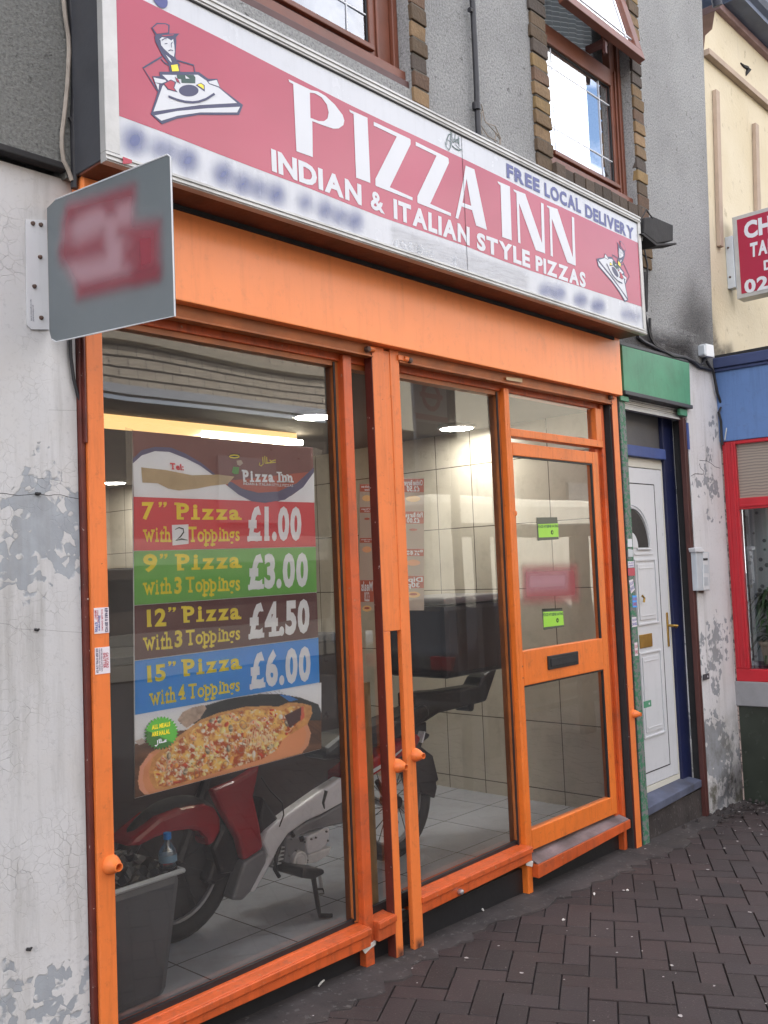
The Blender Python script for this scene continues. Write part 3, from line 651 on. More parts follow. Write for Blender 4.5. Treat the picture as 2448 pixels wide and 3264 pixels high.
# door leaf
dr = MB(); Yd = .045
dr.box(3.798, 3.828, Yd, Yd+.04, .187, 2.15); dr.box(4.585, 4.645, Yd, Yd+.04, .187, 2.15)
dr.box(3.828, 4.585, Yd, Yd+.04, 2.085, 2.15); dr.box(3.828, 4.585, Yd, Yd+.04, .965, 1.132); dr.box(3.828, 4.585, Yd, Yd+.04, .187, .282)
door = obj('door', dr, 'orange2', sf, bevel=.003, label='orange half glazed door with a black letter plate')
for z0, z1 in ((1.132, 2.085), (.282, .965)):
    sheet('door_glass', 3.828, 4.585, z0, z1, Yd+.02, 'glass', door, .0003, z0)
    b = MB(); b.box(4.577, 4.5845, Yd+.004, Yd+.017, z0, z1); b.box(3.829, 4.577, Yd+.004, Yd+.017, z1-.008, z1-.001); obj('gasket', b, 'black', door)
lp = MB(); lp.box(4.035, 4.32, Yd-.008, Yd+.001, 1.020, 1.088); lq = MB(); lq.box(4.055, 4.30, Yd-.012, Yd-.0085, 1.034, 1.074)
o = obj('letter_plate', lp, 'black', door, bevel=.003); obj('letter_flap', lq, 'dark', door, bevel=.002)
b = MB(); b.lathe([(.004, -.010), (.013, -.008), (.016, 0)], (3.815, Yd, 1.80), 'y', 16); obj('keyhole_cover', b, 'orange2', door, smooth=True)
for z in (1.005, 1.06): b = MB(); b.lathe([(.001, -.004), (.004, -.003), (.005, 0)], (3.815, Yd, z), 'y', 8); obj('screw', b, 'rust', door, smooth=True)
# threshold
b = MB(); b.bar(3.797, 4.69, -.005, .10, .072, .105, .135, .150); obj('threshold', b, 'redor', sf, bevel=.003)
b = MB(); b.hexa([(3.80, -.001, .137), (4.68, -.001, .152), (4.68, .10, .172), (3.80, .10, .162), (3.80, .004, .142), (4.68, .004, .157), (4.68, .10, .182), (3.80, .10, .176)]); obj('threshold_board', b, paint('peeling grey board', (.17, .125, .125), .85, .45, 6, .6, 40, grime=.6), sf)
b = MB(); b.lathe([(.004, -.020), (.010, -.017), (.013, -.004), (.010, .004)], (3.20, -.004, .176), 'y', 14); obj('lock_bolt', b, 'steel', sf, smooth=True)
def scrap(name, f, pts, Y, mat, label, cat, group=None):
    b = MB(); b.prism(pp(f, pts, Y), (0, .003, 0)); return tag(obj(name, b, mat), label, cat, group)
fz = zm(1000, 2950, 2.765)
scrap('paper_scrap', fz, [(428, 210), (552, 125), (545, 170), (500, 205), (455, 250)], .022, 'litter', 'torn white paper scrap stuck on the foot of the mullion', 'paper scrap')
scrap('paper_scrap', zm(1500, 2650, 1.75), [(310, 160), (350, 165), (345, 198), (310, 190)], .024, 'litter', 'small torn white paper scrap on the door post beside the threshold', 'paper scrap')
b = MB(); b.poly([(4.49, .008, .153), (4.55, .006, .155), (4.66, .09, .19), (4.56, .09, .186)]); 
# stickers on the jamb
for (z0, z1, lab, inkc) in ((1.458, 1.476, 'white sticker with red and blue small print, upper one on the orange jamb', 'stblue'), (1.336, 1.356, 'white shutter repair sticker with red heading, lower one on the orange jamb', 'stred')):
    t = thing('sticker', lab, 'sticker', (1.54, -.001, z0))
    pa = MB(); pa.box(1.514, 1.564, -.0016, -.0004, z0-.06, z1); obj('paper', pa, 'wallsticker', t)
    tx = MB(); P0 = lambda x, z: Vector((x, -.0022, z)); H = z1-z0+.06
    def vline(s, xa, xb, za, zb, m_):   # writing turned a quarter clockwise: reads downwards
        q = MB(); textquad(q, s, [P0(xb, za), P0(xb, zb), P0(xa, za), P0(xa, zb)], bold=.03); obj('print', q, m_, t)
    if inkc == 'stblue':
        vline('EMERGENCY', 1.516, 1.522, z1-0.0070, z1-0.0348, 'stred'); vline('24 HOUR SERVICE', 1.524, 1.528, z1-0.0070, z1-0.0435, 'stred'); vline('07956', 1.516, 1.525, z1-0.0435, z1-0.0725, 'stblue'); vline('Shutters', 1.528, 1.535, z1-0.0232, z1-0.0696, 'stblue'); vline('ROLLER DOORS', 1.538, 1.543, z1-0.0058, z1-0.0696, 'stred'); vline('REPAIRS & SERVICE', 1.550, 1.560, z1-0.0023, z1-0.0754, 'navy')
    else:
        vline('GAYLORD', 1.550, 1.559, z1-0.0174, z1-0.0638, 'stred'); vline('SHUTTER', 1.541, 1.549, z1-0.0174, z1-0.0638, 'stred'); vline('SHUTTERS GRILLES SHOP FRONTS', 1.534, 1.538, z1-0.0035, z1-0.0725, 'navy'); vline('LOCKS DOORS ALL REPAIRS', 1.527, 1.531, z1-0.0035, z1-0.0696, 'navy'); vline('020 8519 07956 278 129', 1.517, 1.524, z1-0.0023, z1-0.0754, 'navy')
# ================================================================= LIGHTBOX SIGN
YS = -.20
ls = thing('lightbox_sign', 'long red and white pizza takeaway lightbox sign above the orange shopfront', 'sign', (3.1, YS, 2.79))
b = MB(); b.box(1.474, 4.812, -.170, .0-.001, 2.80, 3.445); obj('casing', b, 'darkgrey', ls, bevel=.004)
b = MB(); b.box(1.476, 4.810, -.185, -.042, 2.792, 2.799); obj('underside', b, 'brownwood', ls)
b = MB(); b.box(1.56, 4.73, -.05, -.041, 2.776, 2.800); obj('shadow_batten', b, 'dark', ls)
fr = MB(); X0, X1, ZB, ZT = 1.470, 4.816, 2.786, 3.453
for (x0, x1, z0, z1) in ((X0, X1, ZT-.038, ZT), (X0, X1, ZB, ZB+.030), (X0, X0+.048, ZB+.0305, ZT-.0385), (X1-.030, X1, ZB+.0305, ZT-.0385)): fr.box(x0, x1, YS-.002, -.171, z0, z1)
fr.box(X0, X1, YS-.006, YS-.0025, ZT-.012, ZT-.002); fr.box(X0, X1, YS-.006, YS-.0025, ZT-.030, ZT-.022); fr.box(X0, X1, YS-.006, YS-.0025, ZB+.004, ZB+.010); fr.box(X0, X1, YS-.006, YS-.0025, ZB+.018, ZB+.022)
obj('frame', fr, 'alu', ls, bevel=.0015)
dl = MB(); dl.box(X0+.05, X1-.032, YS-.0012, YS+.003, ZT-.0435, ZT-.0390); obj('dirt_line', dl, 'dark', ls)
pn = MB(); pn.box(X0+.049, X1-.031, YS+.004, YS+.008, ZB+.031, ZT-.039); obj('panel', pn, 'white', ls)
YP = YS+.0035
TOPC = [(300, -78), (346, -54), (456, 0), (700, 120.5), (911, 230), (1113, 333), (1242, 395), (1324, 432.7), (1474, 504.6), (1600, 565.6), (1712, 624), (1900, 712), (1915, 720), (2036, 775)]
BOTC = [(2038, 975), (1900, 931), (1804, 899), (1700, 866), (1596, 829), (1483, 784), (1312, 725), (1218, 693), (1091, 643), (970, 594), (850, 550), (686, 487), (538, 428), (352, 359)]
def clampx(p): return Vector((min(max(p.x, X0+.0495), X1-.0315), p.y, min(p.z, ZT-.0445)))
tp = [clampx(at(*p, YP)) for p in TOPC]; bp_ = [clampx(at(*p, YP)) for p in BOTC[::-1]]
def lerpz(L_, x):
    for a_, b_ in zip(L_, L_[1:]):
        if a_.x <= x <= b_.x and b_.x > a_.x: return a_.z+(b_.z-a_.z)*(x-a_.x)/(b_.x-a_.x)
    return L_[-1].z if x > L_[-1].x else L_[0].z
rb = MB(); nx = 60; xs = [X0+.0495+(X1-.0315-X0-.0495)*i/nx for i in range(nx+1)]
rb.add([(x, YP, lerpz(bp_, x)) for x in xs]+[(x, YP, lerpz(tp, x)) for x in xs], [(i, i+1, nx+2+i, nx+1+i) for i in range(nx)]); obj('red_band', rb, 'signred', ls)
seam = MB(); pa, pb = at(1470, 420, YP-.001), at(1486, 805, YP-.001); stroke(seam, [Vector((pa.x, YP, ZB+.031)), Vector((pa.x, YP, ZT-.045))], .0025, .0015); obj('panel_seam', seam, 'dark', ls)
YL = YP-.0012
lt = MB()
def lp_(pts, f=lambda x, y: (x, y)): return [at(*f(*p), YL) for p in pts]
z9 = zm(700, 0, 2.37); za_ = zm(1150, 350, 3.6867); zb_ = zm(1500, 500, 4.1475); zc_ = zm(850, 450, 3.318); zd_ = zm(1250, 600, 2.552)
def bridge(outer, inner):   # polygon with one hole: outer + bridge
    k = min(range(len(outer)), key=lambda i: (outer[i][0]-inner[0][0])**2+(outer[i][1]-inner[0][1])**2)
    return outer[:k+1]+inner+[inner[0]]+outer[k:]
from mathutils.geometry import tessellate_polygon
def holed(mb, outer, inner, f, off=0):
    o3 = [at(*f(*p), YL)+Vector((0, -off, 0)) for p in outer]; i3 = [at(*f(*p), YL)+Vector((0, -off, 0)) for p in inner]
    loops = [[(p.x, p.z, 0) for p in o3], [(p.x, p.z, 0) for p in i3]]
    tri = tessellate_polygon([[Vector(q) for q in l_] for l_ in loops]); mb.add(o3+i3, [tuple(t) for t in tri])
P_o = [(520, 598), (690, 680), (740, 690), (800, 725), (870, 790), (930, 870), (942, 910), (935, 945), (900, 970), (860, 972), (790, 950), (700, 915), (704, 1187), (580, 1142), (556, 635), (525, 618)]
P_i = [(682, 700), (720, 705), (770, 735), (810, 790), (824, 850), (815, 895), (790, 915), (750, 915), (686, 890)]
holed(lt, P_o, P_i, z9)
def fillp(mb, pts3):
    tri = tessellate_polygon([[Vector((p.x, p.z, 0)) if abs(p.y-pts3[0].y) < .02 else Vector((p.y, p.z, 0)) for p in pts3]]); mb.add(pts3, [tuple(t) for t in tri])
fillp(lt, [at(*p, YL) for p in [(1113.5, 349.4), (1171.3, 375.5), (1180.6, 583.3), (1135, 566), (1127, 363.7), (1114.8, 356.5)]])
for poly in ([(152, 140), (575, 340), (585, 355), (585, 405), (340, 910), (608, 1030), (608, 1065), (180, 895), (172, 880), (172, 810), (422, 315), (152, 185)],
             [(645, 375), (1025, 565), (1032, 580), (1035, 625), (815, 1105), (1060, 1215), (1060, 1250), (672, 1095), (665, 1080), (665, 1015), (890, 540), (645, 420)]): fillp(lt, lp_(poly, za_))
holed(lt, [(1232, 655), (1335, 700), (1483, 1412), (1355, 1360), (1308, 1180), (1185, 1135), (1145, 1283), (1113, 1270), (1210, 800)], [(1243, 810), (1195, 1092), (1297, 1128)], za_)
fillp(lt, lp_([(357, 322), (520, 392), (545, 1105), (418, 1058), (395, 378), (360, 345)], zb_))
fillp(lt, lp_([(567, 428), (722, 490), (943, 1140), (930, 605), (965, 620), (985, 1278), (862, 1232), (640, 610), (660, 1145), (628, 1130), (605, 478), (570, 450)], zb_))
fillp(lt, lp_([(1007, 640), (1148, 690), (1352, 1330), (1338, 790), (1368, 805), (1390, 1440), (1280, 1395), (1073, 815), (1088, 1320), (1058, 1305), (1042, 685), (1010, 660)], zb_))
obj('lettering', lt, 'ink', ls, label='large white display letters reading PIZZA INN')
lw_ = MB(); tq(lw_, 'INDIAN', zc_, [(45, 76), (1000, 462), (55, 300), (1005, 668)], YL, bold=.045, gap=.06); obj('lettering', lw_, 'ink', ls, label='white word INDIAN')
lw_ = MB(); tq(lw_, '&', zc_, [(1100, 505), (1225, 560), (1100, 700), (1250, 765)], YL, bold=.03); obj('lettering', lw_, 'ink', ls, label='white word &')
lw_ = MB(); tq(lw_, 'ITALIAN', za_, [(382, 1042), (1278, 1382), (388, 1262), (1280, 1585)], YL, bold=.045, gap=.06); obj('lettering', lw_, 'ink', ls, label='white word ITALIAN')
lw_ = MB(); tq(lw_, 'STYLE', zb_, [(80, 992), (782, 1252), (84, 1205), (788, 1460)], YL, bold=.045, gap=.05); obj('lettering', lw_, 'ink', ls, label='white word STYLE')
lw_ = MB(); tq(lw_, 'PIZZAS', zd_, [(1165, 545), (1572, 690), (1168, 662), (1575, 805)], YL, bold=.045, gap=.05); obj('lettering', lw_, 'ink', ls, label='white word PIZZAS')
lw_ = MB(); tq(lw_, 'FREE', zb_, [(473, 80), (912, 300), (480, 258), (918, 470)], YL, bold=.045, gap=.07); obj('lettering', lw_, 'blueink', ls, label='blue word FREE')
lw_ = MB(); tq(lw_, 'LOCAL', zb_, [(975, 335), (1452, 565), (982, 505), (1462, 738)], YL, bold=.045, gap=.06); obj('lettering', lw_, 'blueink', ls, label='blue word LOCAL')
lw_ = MB(); textquad(lw_, 'DELIVERY', [at(*p, YL) for p in ((1864.6, 649), (2020, 727), (1866.5, 688), (2021, 763))], bold=.045, gap=.06); obj('lettering', lw_, 'blueink', ls, label='blue word DELIVERY')
hl = MB()
for pts, w_ in (([(990, 375), (1000, 430), (1035, 475), (1052, 440), (1058, 250)], .004), ([(1012, 410), (1010, 350), (1035, 290), (1052, 285)], .004), ([(1020, 350), (1050, 375)], .003), ([(1070, 265), (1075, 380), (1065, 395)], .004), ([(1090, 330), (1095, 345), (1088, 390), (1100, 370)], .004),
                ([(1108, 280), (1110, 390)], .004), ([(1128, 345), (1118, 375), (1132, 395), (1134, 340)], .004), ([(1146, 310), (1148, 400)], .004), ([(1154, 330), (1156, 435)], .003), ([(1075, 425), (1110, 455), (1150, 476), (1185, 470)], .005), ([(1110, 405), (1140, 440), (1175, 470)], .003), ([(1060, 400), (1085, 440)], .003)):
    stroke(hl, [at(*za_(*p), YL) for p in pts], w_, .0002*len(pts))
obj('halal_mark', hl, 'greenink', ls, label='small green halal calligraphy mark')
bd = MB(); 
for i in range(20):
    pass
fb = zm(200, 0, 3.318); bd.lathe([(.0001, -.0008), (.028, -.0006), (.028, 0)], at(*fb(1030, -12), YL), 'y', 20); obj('blue_dot', bd, 'blueink', ls)
# emblem: delivery chef carrying a boxed pizza
def emblem(T, label):
    e = bpy.data.objects.new('emblem', None)
    def PP(pts, lay): return [T(*p)+Vector((0, -.0004*lay, 0)) for p in pts]
    parts = [('outline', 'navy', 1, [[(365, 740), (885, 745), (1010, 835), (1130, 835), (1165, 950), (1470, 1180), (1420, 1310), (880, 1310), (600, 1360), (400, 1435), (250, 1300), (345, 1000), (270, 800), (370, 800)],
               [(300, 270), (370, 240), (630, 235), (580, 290), (590, 330), (583, 430), (575, 545), (620, 640), (640, 742), (500, 742), (490, 640), (400, 520), (310, 340)], [(258, 160), (330, 95), (450, 100), (500, 125), (495, 240), (320, 270)]]),
             ('white_shape', 'ink', 2, [[(400, 782), (590, 785), (870, 782), (985, 860), (1020, 905), (1145, 950), (1390, 1155), (900, 1182), (285, 1268), (405, 930), (480, 860)], [(300, 1320), (600, 1262), (1000, 1225), (1430, 1205), (1390, 1280), (900, 1280), (600, 1325), (390, 1390)],
               [(285, 818), (440, 850), (455, 872), (395, 895), (310, 885)], [(310, 890), (360, 905), (350, 985)], [(1010, 872), (1120, 850), (1158, 940), (1025, 895)], [(365, 312), (400, 285), (470, 300), (520, 330), (545, 310), (560, 400), (565, 480), (555, 545), (500, 510), (425, 440), (385, 390), (378, 330)], [(445, 515), (510, 570), (528, 622), (500, 600)]]),
             ('red_shape', 'signred', 3, [[(275, 165), (335, 115), (440, 115), (478, 135), (478, 222), (380, 235), (330, 240)], [(390, 262), (560, 248), (540, 262), (420, 275)]]),
             ('navy_shape', 'navy', 3, [[(750+130*math.cos(t*math.pi/12), 992+78*math.sin(t*math.pi/12)) for t in range(24)], [(405, 895), (515, 845), (585, 880), (560, 955), (605, 1015), (470, 980)], [(840, 918), (910, 888), (960, 920), (962, 1005)], [(565, 808), (615, 845), (642, 905), (588, 872)]]),
             ('green_shape', 'greenink', 4, [[(590, 785), (815, 785), (838, 820), (835, 895), (655, 890), (650, 840), (600, 835)]]),
             ('tie', 'yellow', 4, [[(515, 655), (600, 645), (622, 735), (530, 738)], [(862, 915), (910, 900), (946, 925), (950, 975)]]),
             ('slice', 'stred', 5, [[(425, 905), (512, 858), (565, 888), (545, 958), (575, 998), (480, 970)], [(575, 820), (608, 850), (625, 890), (592, 866)]]), ('notch', 'ink', 5, [[(700, 790), (760, 835), (710, 835)]])]
    root = None
    for nm, mt, lay, polys in parts:
        q = MB()
        for i, pl_ in enumerate(polys): fillp(q, PP(pl_, lay+i*.1))
        if nm == 'outline':
            for pts in ([(400, 540), (150, 690), (270, 880), (345, 1000)], [(390, 575), (440, 625), (500, 660)], [(600, 590), (820, 655), (835, 745)], [(610, 620), (640, 660)]): stroke(q, PP(pts, .5), (T(18, 0)-T(0, 0)).length, 0)
            root = obj('emblem', q, mt, ls, label=label)
        else: obj(nm, q, mt, root)
    q = MB(); w_ = (T(24, 0)-T(0, 0)).length; stroke(q, PP([(480, 1070), (600, 1115), (700, 1140), (800, 1148), (880, 1140), (980, 1105), (1090, 1035)], 6), w_); obj('smile', q, 'navy', root)
    q = MB()
    for pts in ([(430, 375), (465, 370)], [(530, 350), (515, 380), (520, 425)], [(480, 465), (510, 455), (540, 465)], [(390, 330), (430, 305), (455, 310)]): stroke(q, PP(pts, 7), w_*.35)
    obj('face_line', q, 'navy', root)
fm = zm(420, 50, 4.1475); emblem(lambda x, y: at(*fm(x, y), YL), 'large emblem of a chef in a cap carrying a pizza box, left end of the sign')
fm2 = zm(1860, 720, 6.9125); S_ = [(250, 1300), (1470, 1200), (400, 100)]; D_ = [at(*fm2(*p), YL) for p in ((985, 1640), (285, 740), (850, 370))]
def aff(x, y):
    (x0, y0), (x1, y1), (x2, y2) = S_; den = (x1-x0)*(y2-y0)-(x2-x0)*(y1-y0)
    u = ((x-x0)*(y2-y0)-(x2-x0)*(y-y0))/den; v = ((x1-x0)*(y-y0)-(x-x0)*(y1-y0))/den
    return D_[0]+(D_[1]-D_[0])*u+(D_[2]-D_[0])*v
emblem(aff, 'small mirrored chef emblem, right end of the sign')
def ell(c, a_, b_, Y, f, n=14): return [at(*f(c[0]+a_*math.cos(2*math.pi*i/n), c[1]+b_*math.sin(2*math.pi*i/n)), Y) for i in range(n)]
for i, (x, y, a_, am) in enumerate([(583, 606, 34, .9), (685, 640, 26, .5), (735, 652, 24, .5), (812, 692, 32, .8), (965, 752, 32, .75), (1050, 795, 30, .7), (1120, 815, 26, .6), (1195, 840, 28, .75), (1320, 875, 22, .6), (1405, 908, 26, .65), (1470, 935, 24, .6), (1535, 955, 28, .65)]):
    soft('smudged_digit', 'softblue', ell((x, y), a_, a_*1.15, YL-.0003*(i % 3), r1), .042, ls, 14, am)
for i, (x, y, a_, am) in enumerate([(700, 150, 28, .5), (755, 160, 28, .55), (850, 190, 26, .6), (925, 215, 28, .6), (1050, 252, 24, .4), (1090, 262, 20, .35)]):
    soft('smudged_digit', 'softblue', ell((x, y), a_, a_*.9, YL-.0003*(i % 3), r4), .04, ls, 14, am)
rnd = random.Random(12)
for i in range(12):
    x = rnd.uniform(20, 560); y = 430+x*.34+rnd.uniform(-30, 30)
    soft('residue', 'softwhite', ell((x, y), rnd.uniform(8, 22), rnd.uniform(12, 40), YL, zd_, 8), .006, ls, 10, rnd.uniform(.4, .9), seed=i, rough=.5)
soft('residue', 'softgrey', [at(*zd_(*p), YL+.0005) for p in ((0, 300), (1100, 690), (1100, 860), (0, 500))], .02, ls, 26, .28, rough=.6)
tg = MB(); tg.prism(pp(zm(0, 0, 3.16), [(1240, 1578), (1330, 1612), (1330, 1645), (1240, 1650)], YS-.009), (0, .002, 0)); o = obj('small_red_label', tg, 'stred', ls)
# ================================================================= PROJECTING SIGN
ps = thing('projecting_sign', 'flat grey projecting sign with a smudged red mark beside the peeling white wall', 'sign', (1.40, 0, 2.27))
XS = 1.400
def rc(y, z): return (XS, y, z)
pts = [(-.62, 2.222), (-.62, 2.636), (-.608, 2.646), (-.03, 2.70), (.02, 2.69), (.02, 2.31), (.008, 2.285), (-.02, 2.272)]
b = MB(); b.prism([rc(*p) for p in pts], (.004, 0, 0)); obj('panel', b, 'bluegreyp', ps)
e_ = MB(); e_.tube([rc(.008, 2.285), rc(-.02, 2.2715), rc(-.32, 2.2465), rc(-.62, 2.2215), rc(-.6205, 2.636), rc(-.608, 2.6465), rc(-.03, 2.7005)], .0022, 6); obj('edge', e_, 'upvc', ps)
b = MB(); b.prism([(1.332, .024, 2.322), (1.334, .024, 2.640), (1.401, .024, 2.655), (1.401, .024, 2.318), (1.345, .024, 2.310)], (0, .004, 0)); pl = obj('mounting_plate', b, 'upvc', ps)
f6 = zm(0, 600, 2.765)
for i, (x, y) in enumerate(((288, 310), (358, 322), (352, 607), (302, 865), (362, 1142))):
    b = MB(); b.lathe([(.0015, -.008), (.0055, -.006), (.0068, 0)], at(*f6(x, y), .024), 'y', 12); obj('screw', b, 'rust', ps, smooth=True)
b = MB()
for k, (xa, z0, z1) in enumerate(((1.3435, 2.40, 2.335), (1.350, 2.385, 2.335))): textquad(b, 'signs and lightboxes tel 020', [Vector((xa+.004, .0235, z0)), Vector((xa+.004, .0235, z1)), Vector((xa, .0235, z0)), Vector((xa, .0235, z1))], bold=0)
obj('small_print', b, 'navy', ps)
def px6(pts): return [atX(*f6(*p), XS-.0012) for p in pts]
soft('smudged_mark', 'softpink', px6([(600, 150), (1180, 20), (1180, 320), (1380, 330), (1380, 720), (700, 930), (540, 600), (560, 300)]), .035, ps, 34, .60, (-1, 0, 0))
for i, (q, bl, am) in enumerate([([(590, 200), (760, 150), (1160, 10), (1165, 60), (800, 160), (600, 260)], .028, .9), ([(1060, 380), (1390, 330), (1390, 740), (1200, 790), (1180, 480)], .03, .85), ([(690, 870), (1390, 730), (1390, 780), (700, 950)], .025, .9),
                                 ([(540, 540), (720, 500), (900, 420), (920, 560), (720, 610), (560, 620)], .03, .75), ([(1110, 540), (1180, 540), (1180, 650), (1110, 650)], .03, .8), ([(930, 150), (1010, 150), (1030, 230), (950, 230)], .02, .5), ([(560, 300), (640, 260), (640, 560), (560, 560)], .025, .35)]):
    qq = [p+Vector((-.0006*(i+1), 0, 0)) for p in px6(q)]; soft('smudged_mark', 'softred', qq, bl*1.5, ps, 26, am*.85, (-1, 0, 0))
b = MB(); b.poly([p+Vector((-.006, 0, 0)) for p in px6([(1165, -10), (1300, -75), (1320, -40), (1180, 20)])]); 
# ================================================================= UPPER WALL FITTINGS
fl_ = thing('floodlight', 'small black floodlight at the right end of the lightbox sign', 'floodlight', (4.98, -.2, 3.38))
b = MB(); f2 = r2; Q = [at(*r2(*p), -.20) for p in ((1125, 940), (1165, 935), (1250, 972), (1250, 1040), (1180, 1052), (1122, 1005))]
b.prism(Q, (0, .07, 0)); obj('housing', b, 'dark', fl_, bevel=.006)
b = MB(); b.prism([at(*r2(*p), -.215) for p in ((1110, 1008), (1122, 1006), (1180, 1052), (1265, 1048), (1265, 1056), (1178, 1062))], (0, .09, 0)); obj('front_lip', b, 'dark', fl_, bevel=.002)
b = MB(); b.tube([(4.83, -.2, 3.36), (4.825, -.2, 3.33), (4.825, -.02, 3.32)], .012, 8); b.tube([(4.82, -.2, 3.43), (4.86, -.22, 3.50), (4.93, -.22, 3.47)], .004, 6); obj('bracket', b, 'black', fl_)
b = MB(); b.tube([at(*r2(*p), -.03) for p in ((378, -60), (384, 40), (392, 200), (398, 330), (402, 450), (408, 580), (410, 640))], .014, 10); b.tube([at(*r2(*p), -.03) for p in ((398, 445), (400, 475))], .02, 10); b.tube([at(*r2(*p), -.03) for p in ((368, 42), (385, 48))], .012, 6)
tag(obj('waste_pipe', b, 'cable', smooth=True), 'thin dark pipe running down the pebbledash between the two upper windows', 'pipe')
b = MB()
for k, pts in enumerate((((425, 460), (418, 540), (450, 590), (490, 610)), ((425, 470), (435, 520), (470, 560), (500, 590), (505, 620)), ((415, 480), (412, 530), (425, 580)), ((480, 575), (500, 600), (495, 640), (478, 610), (485, 580)), ((420, 450), (428, 480), (418, 490)), ((440, 530), (480, 545), (505, 600), (500, 640)))):
    b.tube([at(*r2(*p), -.02-.004*k) for p in pts], .0028, 5)
tag(obj('wire_tangle', b, 'cablew'), 'tangle of old thin wires beside the dark pipe above the sign', 'wire')
b = MB(); fq = zm(0, 0, 3.16)
b.tube([at(*fq(*p), -.012) for p in ((640, -80), (640, 0), (655, 150), (690, 380), (695, 520), (680, 850), (650, 1150), (625, 1350), (622, 1480), (640, 1620), (690, 1720), (725, 1820))], .007, 7)
tag(obj('cable', b, 'cablew', smooth=True), 'pale brown cable hanging down the dark pebbledash beside the sign end', 'cable')
b = MB(); b.tube([at(*fq(*p), -.01) for p in ((705, -80), (720, 150), (745, 400), (755, 800), (740, 1200), (745, 1500), (750, 1750), (748, 1900))], .011, 7); b.tube([at(*fq(*p), -.012) for p in ((700, 1180), (735, 1250), (775, 1400), (770, 1700))], .006, 6)
tag(obj('cable', b, 'cable', smooth=True), 'thick black cable running down behind the left end of the sign', 'cable')
b = MB(); b.tube([at(*r3(*p), .02) for p in ((303, 350), (306, 440), (318, 530), (335, 600), (360, 650), (376, 668))], .0055, 7)
tag(obj('cable', b, 'cable', smooth=True), 'black cable curving under the projecting sign to the orange jamb', 'cable')
b = MB(); f8 = zm(2050, 1050, 3.402)
b.tube([at(*f8(*p), -.015) for p in ((72, -120), (75, 30), (100, 120), (140, 165), (230, 235), (330, 290), (440, 300), (560, 350), (610, 385), (650, 370), (668, 300))], .009, 7)
b.tube([at(*f8(*p), -.012) for p in ((-60, 80), (0, 130), (120, 190), (250, 250), (360, 285), (470, 310), (540, 345), (600, 400), (690, 425), (740, 440))], .011, 7)
b.tube([at(*f8(*p), -.02) for p in ((690, 350), (720, 400), (760, 450), (780, 560), (800, 680), (830, 760), (850, 830), (820, 900), (845, 1000), (850, 1150), (860, 1250))], .009, 7)
b.tube([at(*f8(*p), -.01) for p in ((700, 350), (770, 480), (800, 640), (822, 760))], .007, 6)
tag(obj('cable_run', b, 'cable', smooth=True), 'bundle of grey and black cables sagging above the green fascia and down the white pier', 'cable')
b = MB(); b.tube([at(*r4(*p), -.02) for p in ((1128, 70), (1130, 140), (1128, 250), (1150, 350), (1170, 385), (1210, 405))], .006, 6); b.tube([at(*r4(*p), -.015) for p in ((1118, -60), (1138, 40), (1136, 240))], .006, 6)
tag(obj('cable', b, 'cable', smooth=True), 'black cable dropping from the floodlight beside the sign end', 'cable')
jb = thing('junction_box', 'white plastic junction box at the corner between pebbledash and cream wall', 'junction box', (6.0, -.05, 2.86))
b = MB(); b.prism([at(*f8(*p), -.05) for p in ((683, 152), (765, 170), (777, 306), (690, 288))], (0, .05, 0)); obj('cover', b, 'upvc', jb, bevel=.004)
b = MB(); b.box(5.925, 5.948, -.045, 0, 2.86, 2.925); obj('side_block', b, 'galv', jb, bevel=.003)
# ================================================================= GREEN DOORWAY UNIT
gd = thing('green_doorway', 'narrow entrance with green fascia, rolled shutter, dark blue frame and a white door', 'doorway', (5.3, 0, 0))
b = MB(); b.prism([(4.868, -.02, 2.512), (5.725, -.02, 2.512), (5.742, -.02, 2.785), (4.868, -.02, 2.772)], (0, .11, 0)); obj('fascia', b, 'green', gd, bevel=.003)
b = MB(); b.bar(4.86, 5.735, -.03, .08, 2.488, 2.488, 2.5115, 2.5115); b.bar(4.86, 5.75, -.012, .02, 2.776, 2.79, 2.796, 2.81); obj('fascia_trim', b, 'darkgrey', gd, bevel=.003)
b = MB()
for k in range(5):
    z = 2.486-.011*k; b.box(4.925, 5.66, .03+.003*(k % 2), .06, z-.0095, z)
b.box(4.925, 5.705, .018, .05, 2.417, 2.429); obj('rolled_shutter', b, 'alu', gd, bevel=.001)
b = MB(); b.box(4.84, 4.905, .0, .035, gz(4.85)-.02, 2.485); g = obj('shutter_guide', b, 'greenworn', gd, bevel=.004, label='worn green left post covered in small stickers')
b = MB(); b.box(4.815, 4.839, .008, .10, -.06, 2.48); obj('dark_gap', b, 'dark', gd)
b = MB(); b.lathe([(.010, -.03), (.012, 0)], (4.90, .01, 2.468), 'x', 10); b.box(4.835, 4.93, -.012, 0, 2.452, 2.482); obj('shutter_stop', b, 'green', gd, bevel=.003)
b = MB(); b.box(5.60, 5.70, -.006, .016, 2.44, 2.482); obj('shutter_stop', b, 'green', gd, bevel=.003)
def hasp(x, z, mat, s=1.):
    b = MB(); q = [(x-.03, z-.018), (x+.05, z-.018), (x+.053, z-.014), (x+.053, z+.014), (x+.05, z+.018), (x-.03, z+.018)]
    b.prism([(a_, -.012, c) for a_, c in q], (0, .004, 0)); o = obj('hasp', b, mat, gd)
    c = MB(); c.lathe([(.0001, -.0008), (.0065, -.0006), (.0065, 0)], (x+.028, -.0122, z), 'y', 12); obj('hasp_hole', c, 'ink', gd)
hasp(4.935, .735, 'green'); hasp(5.72, .80, 'darkgrey')
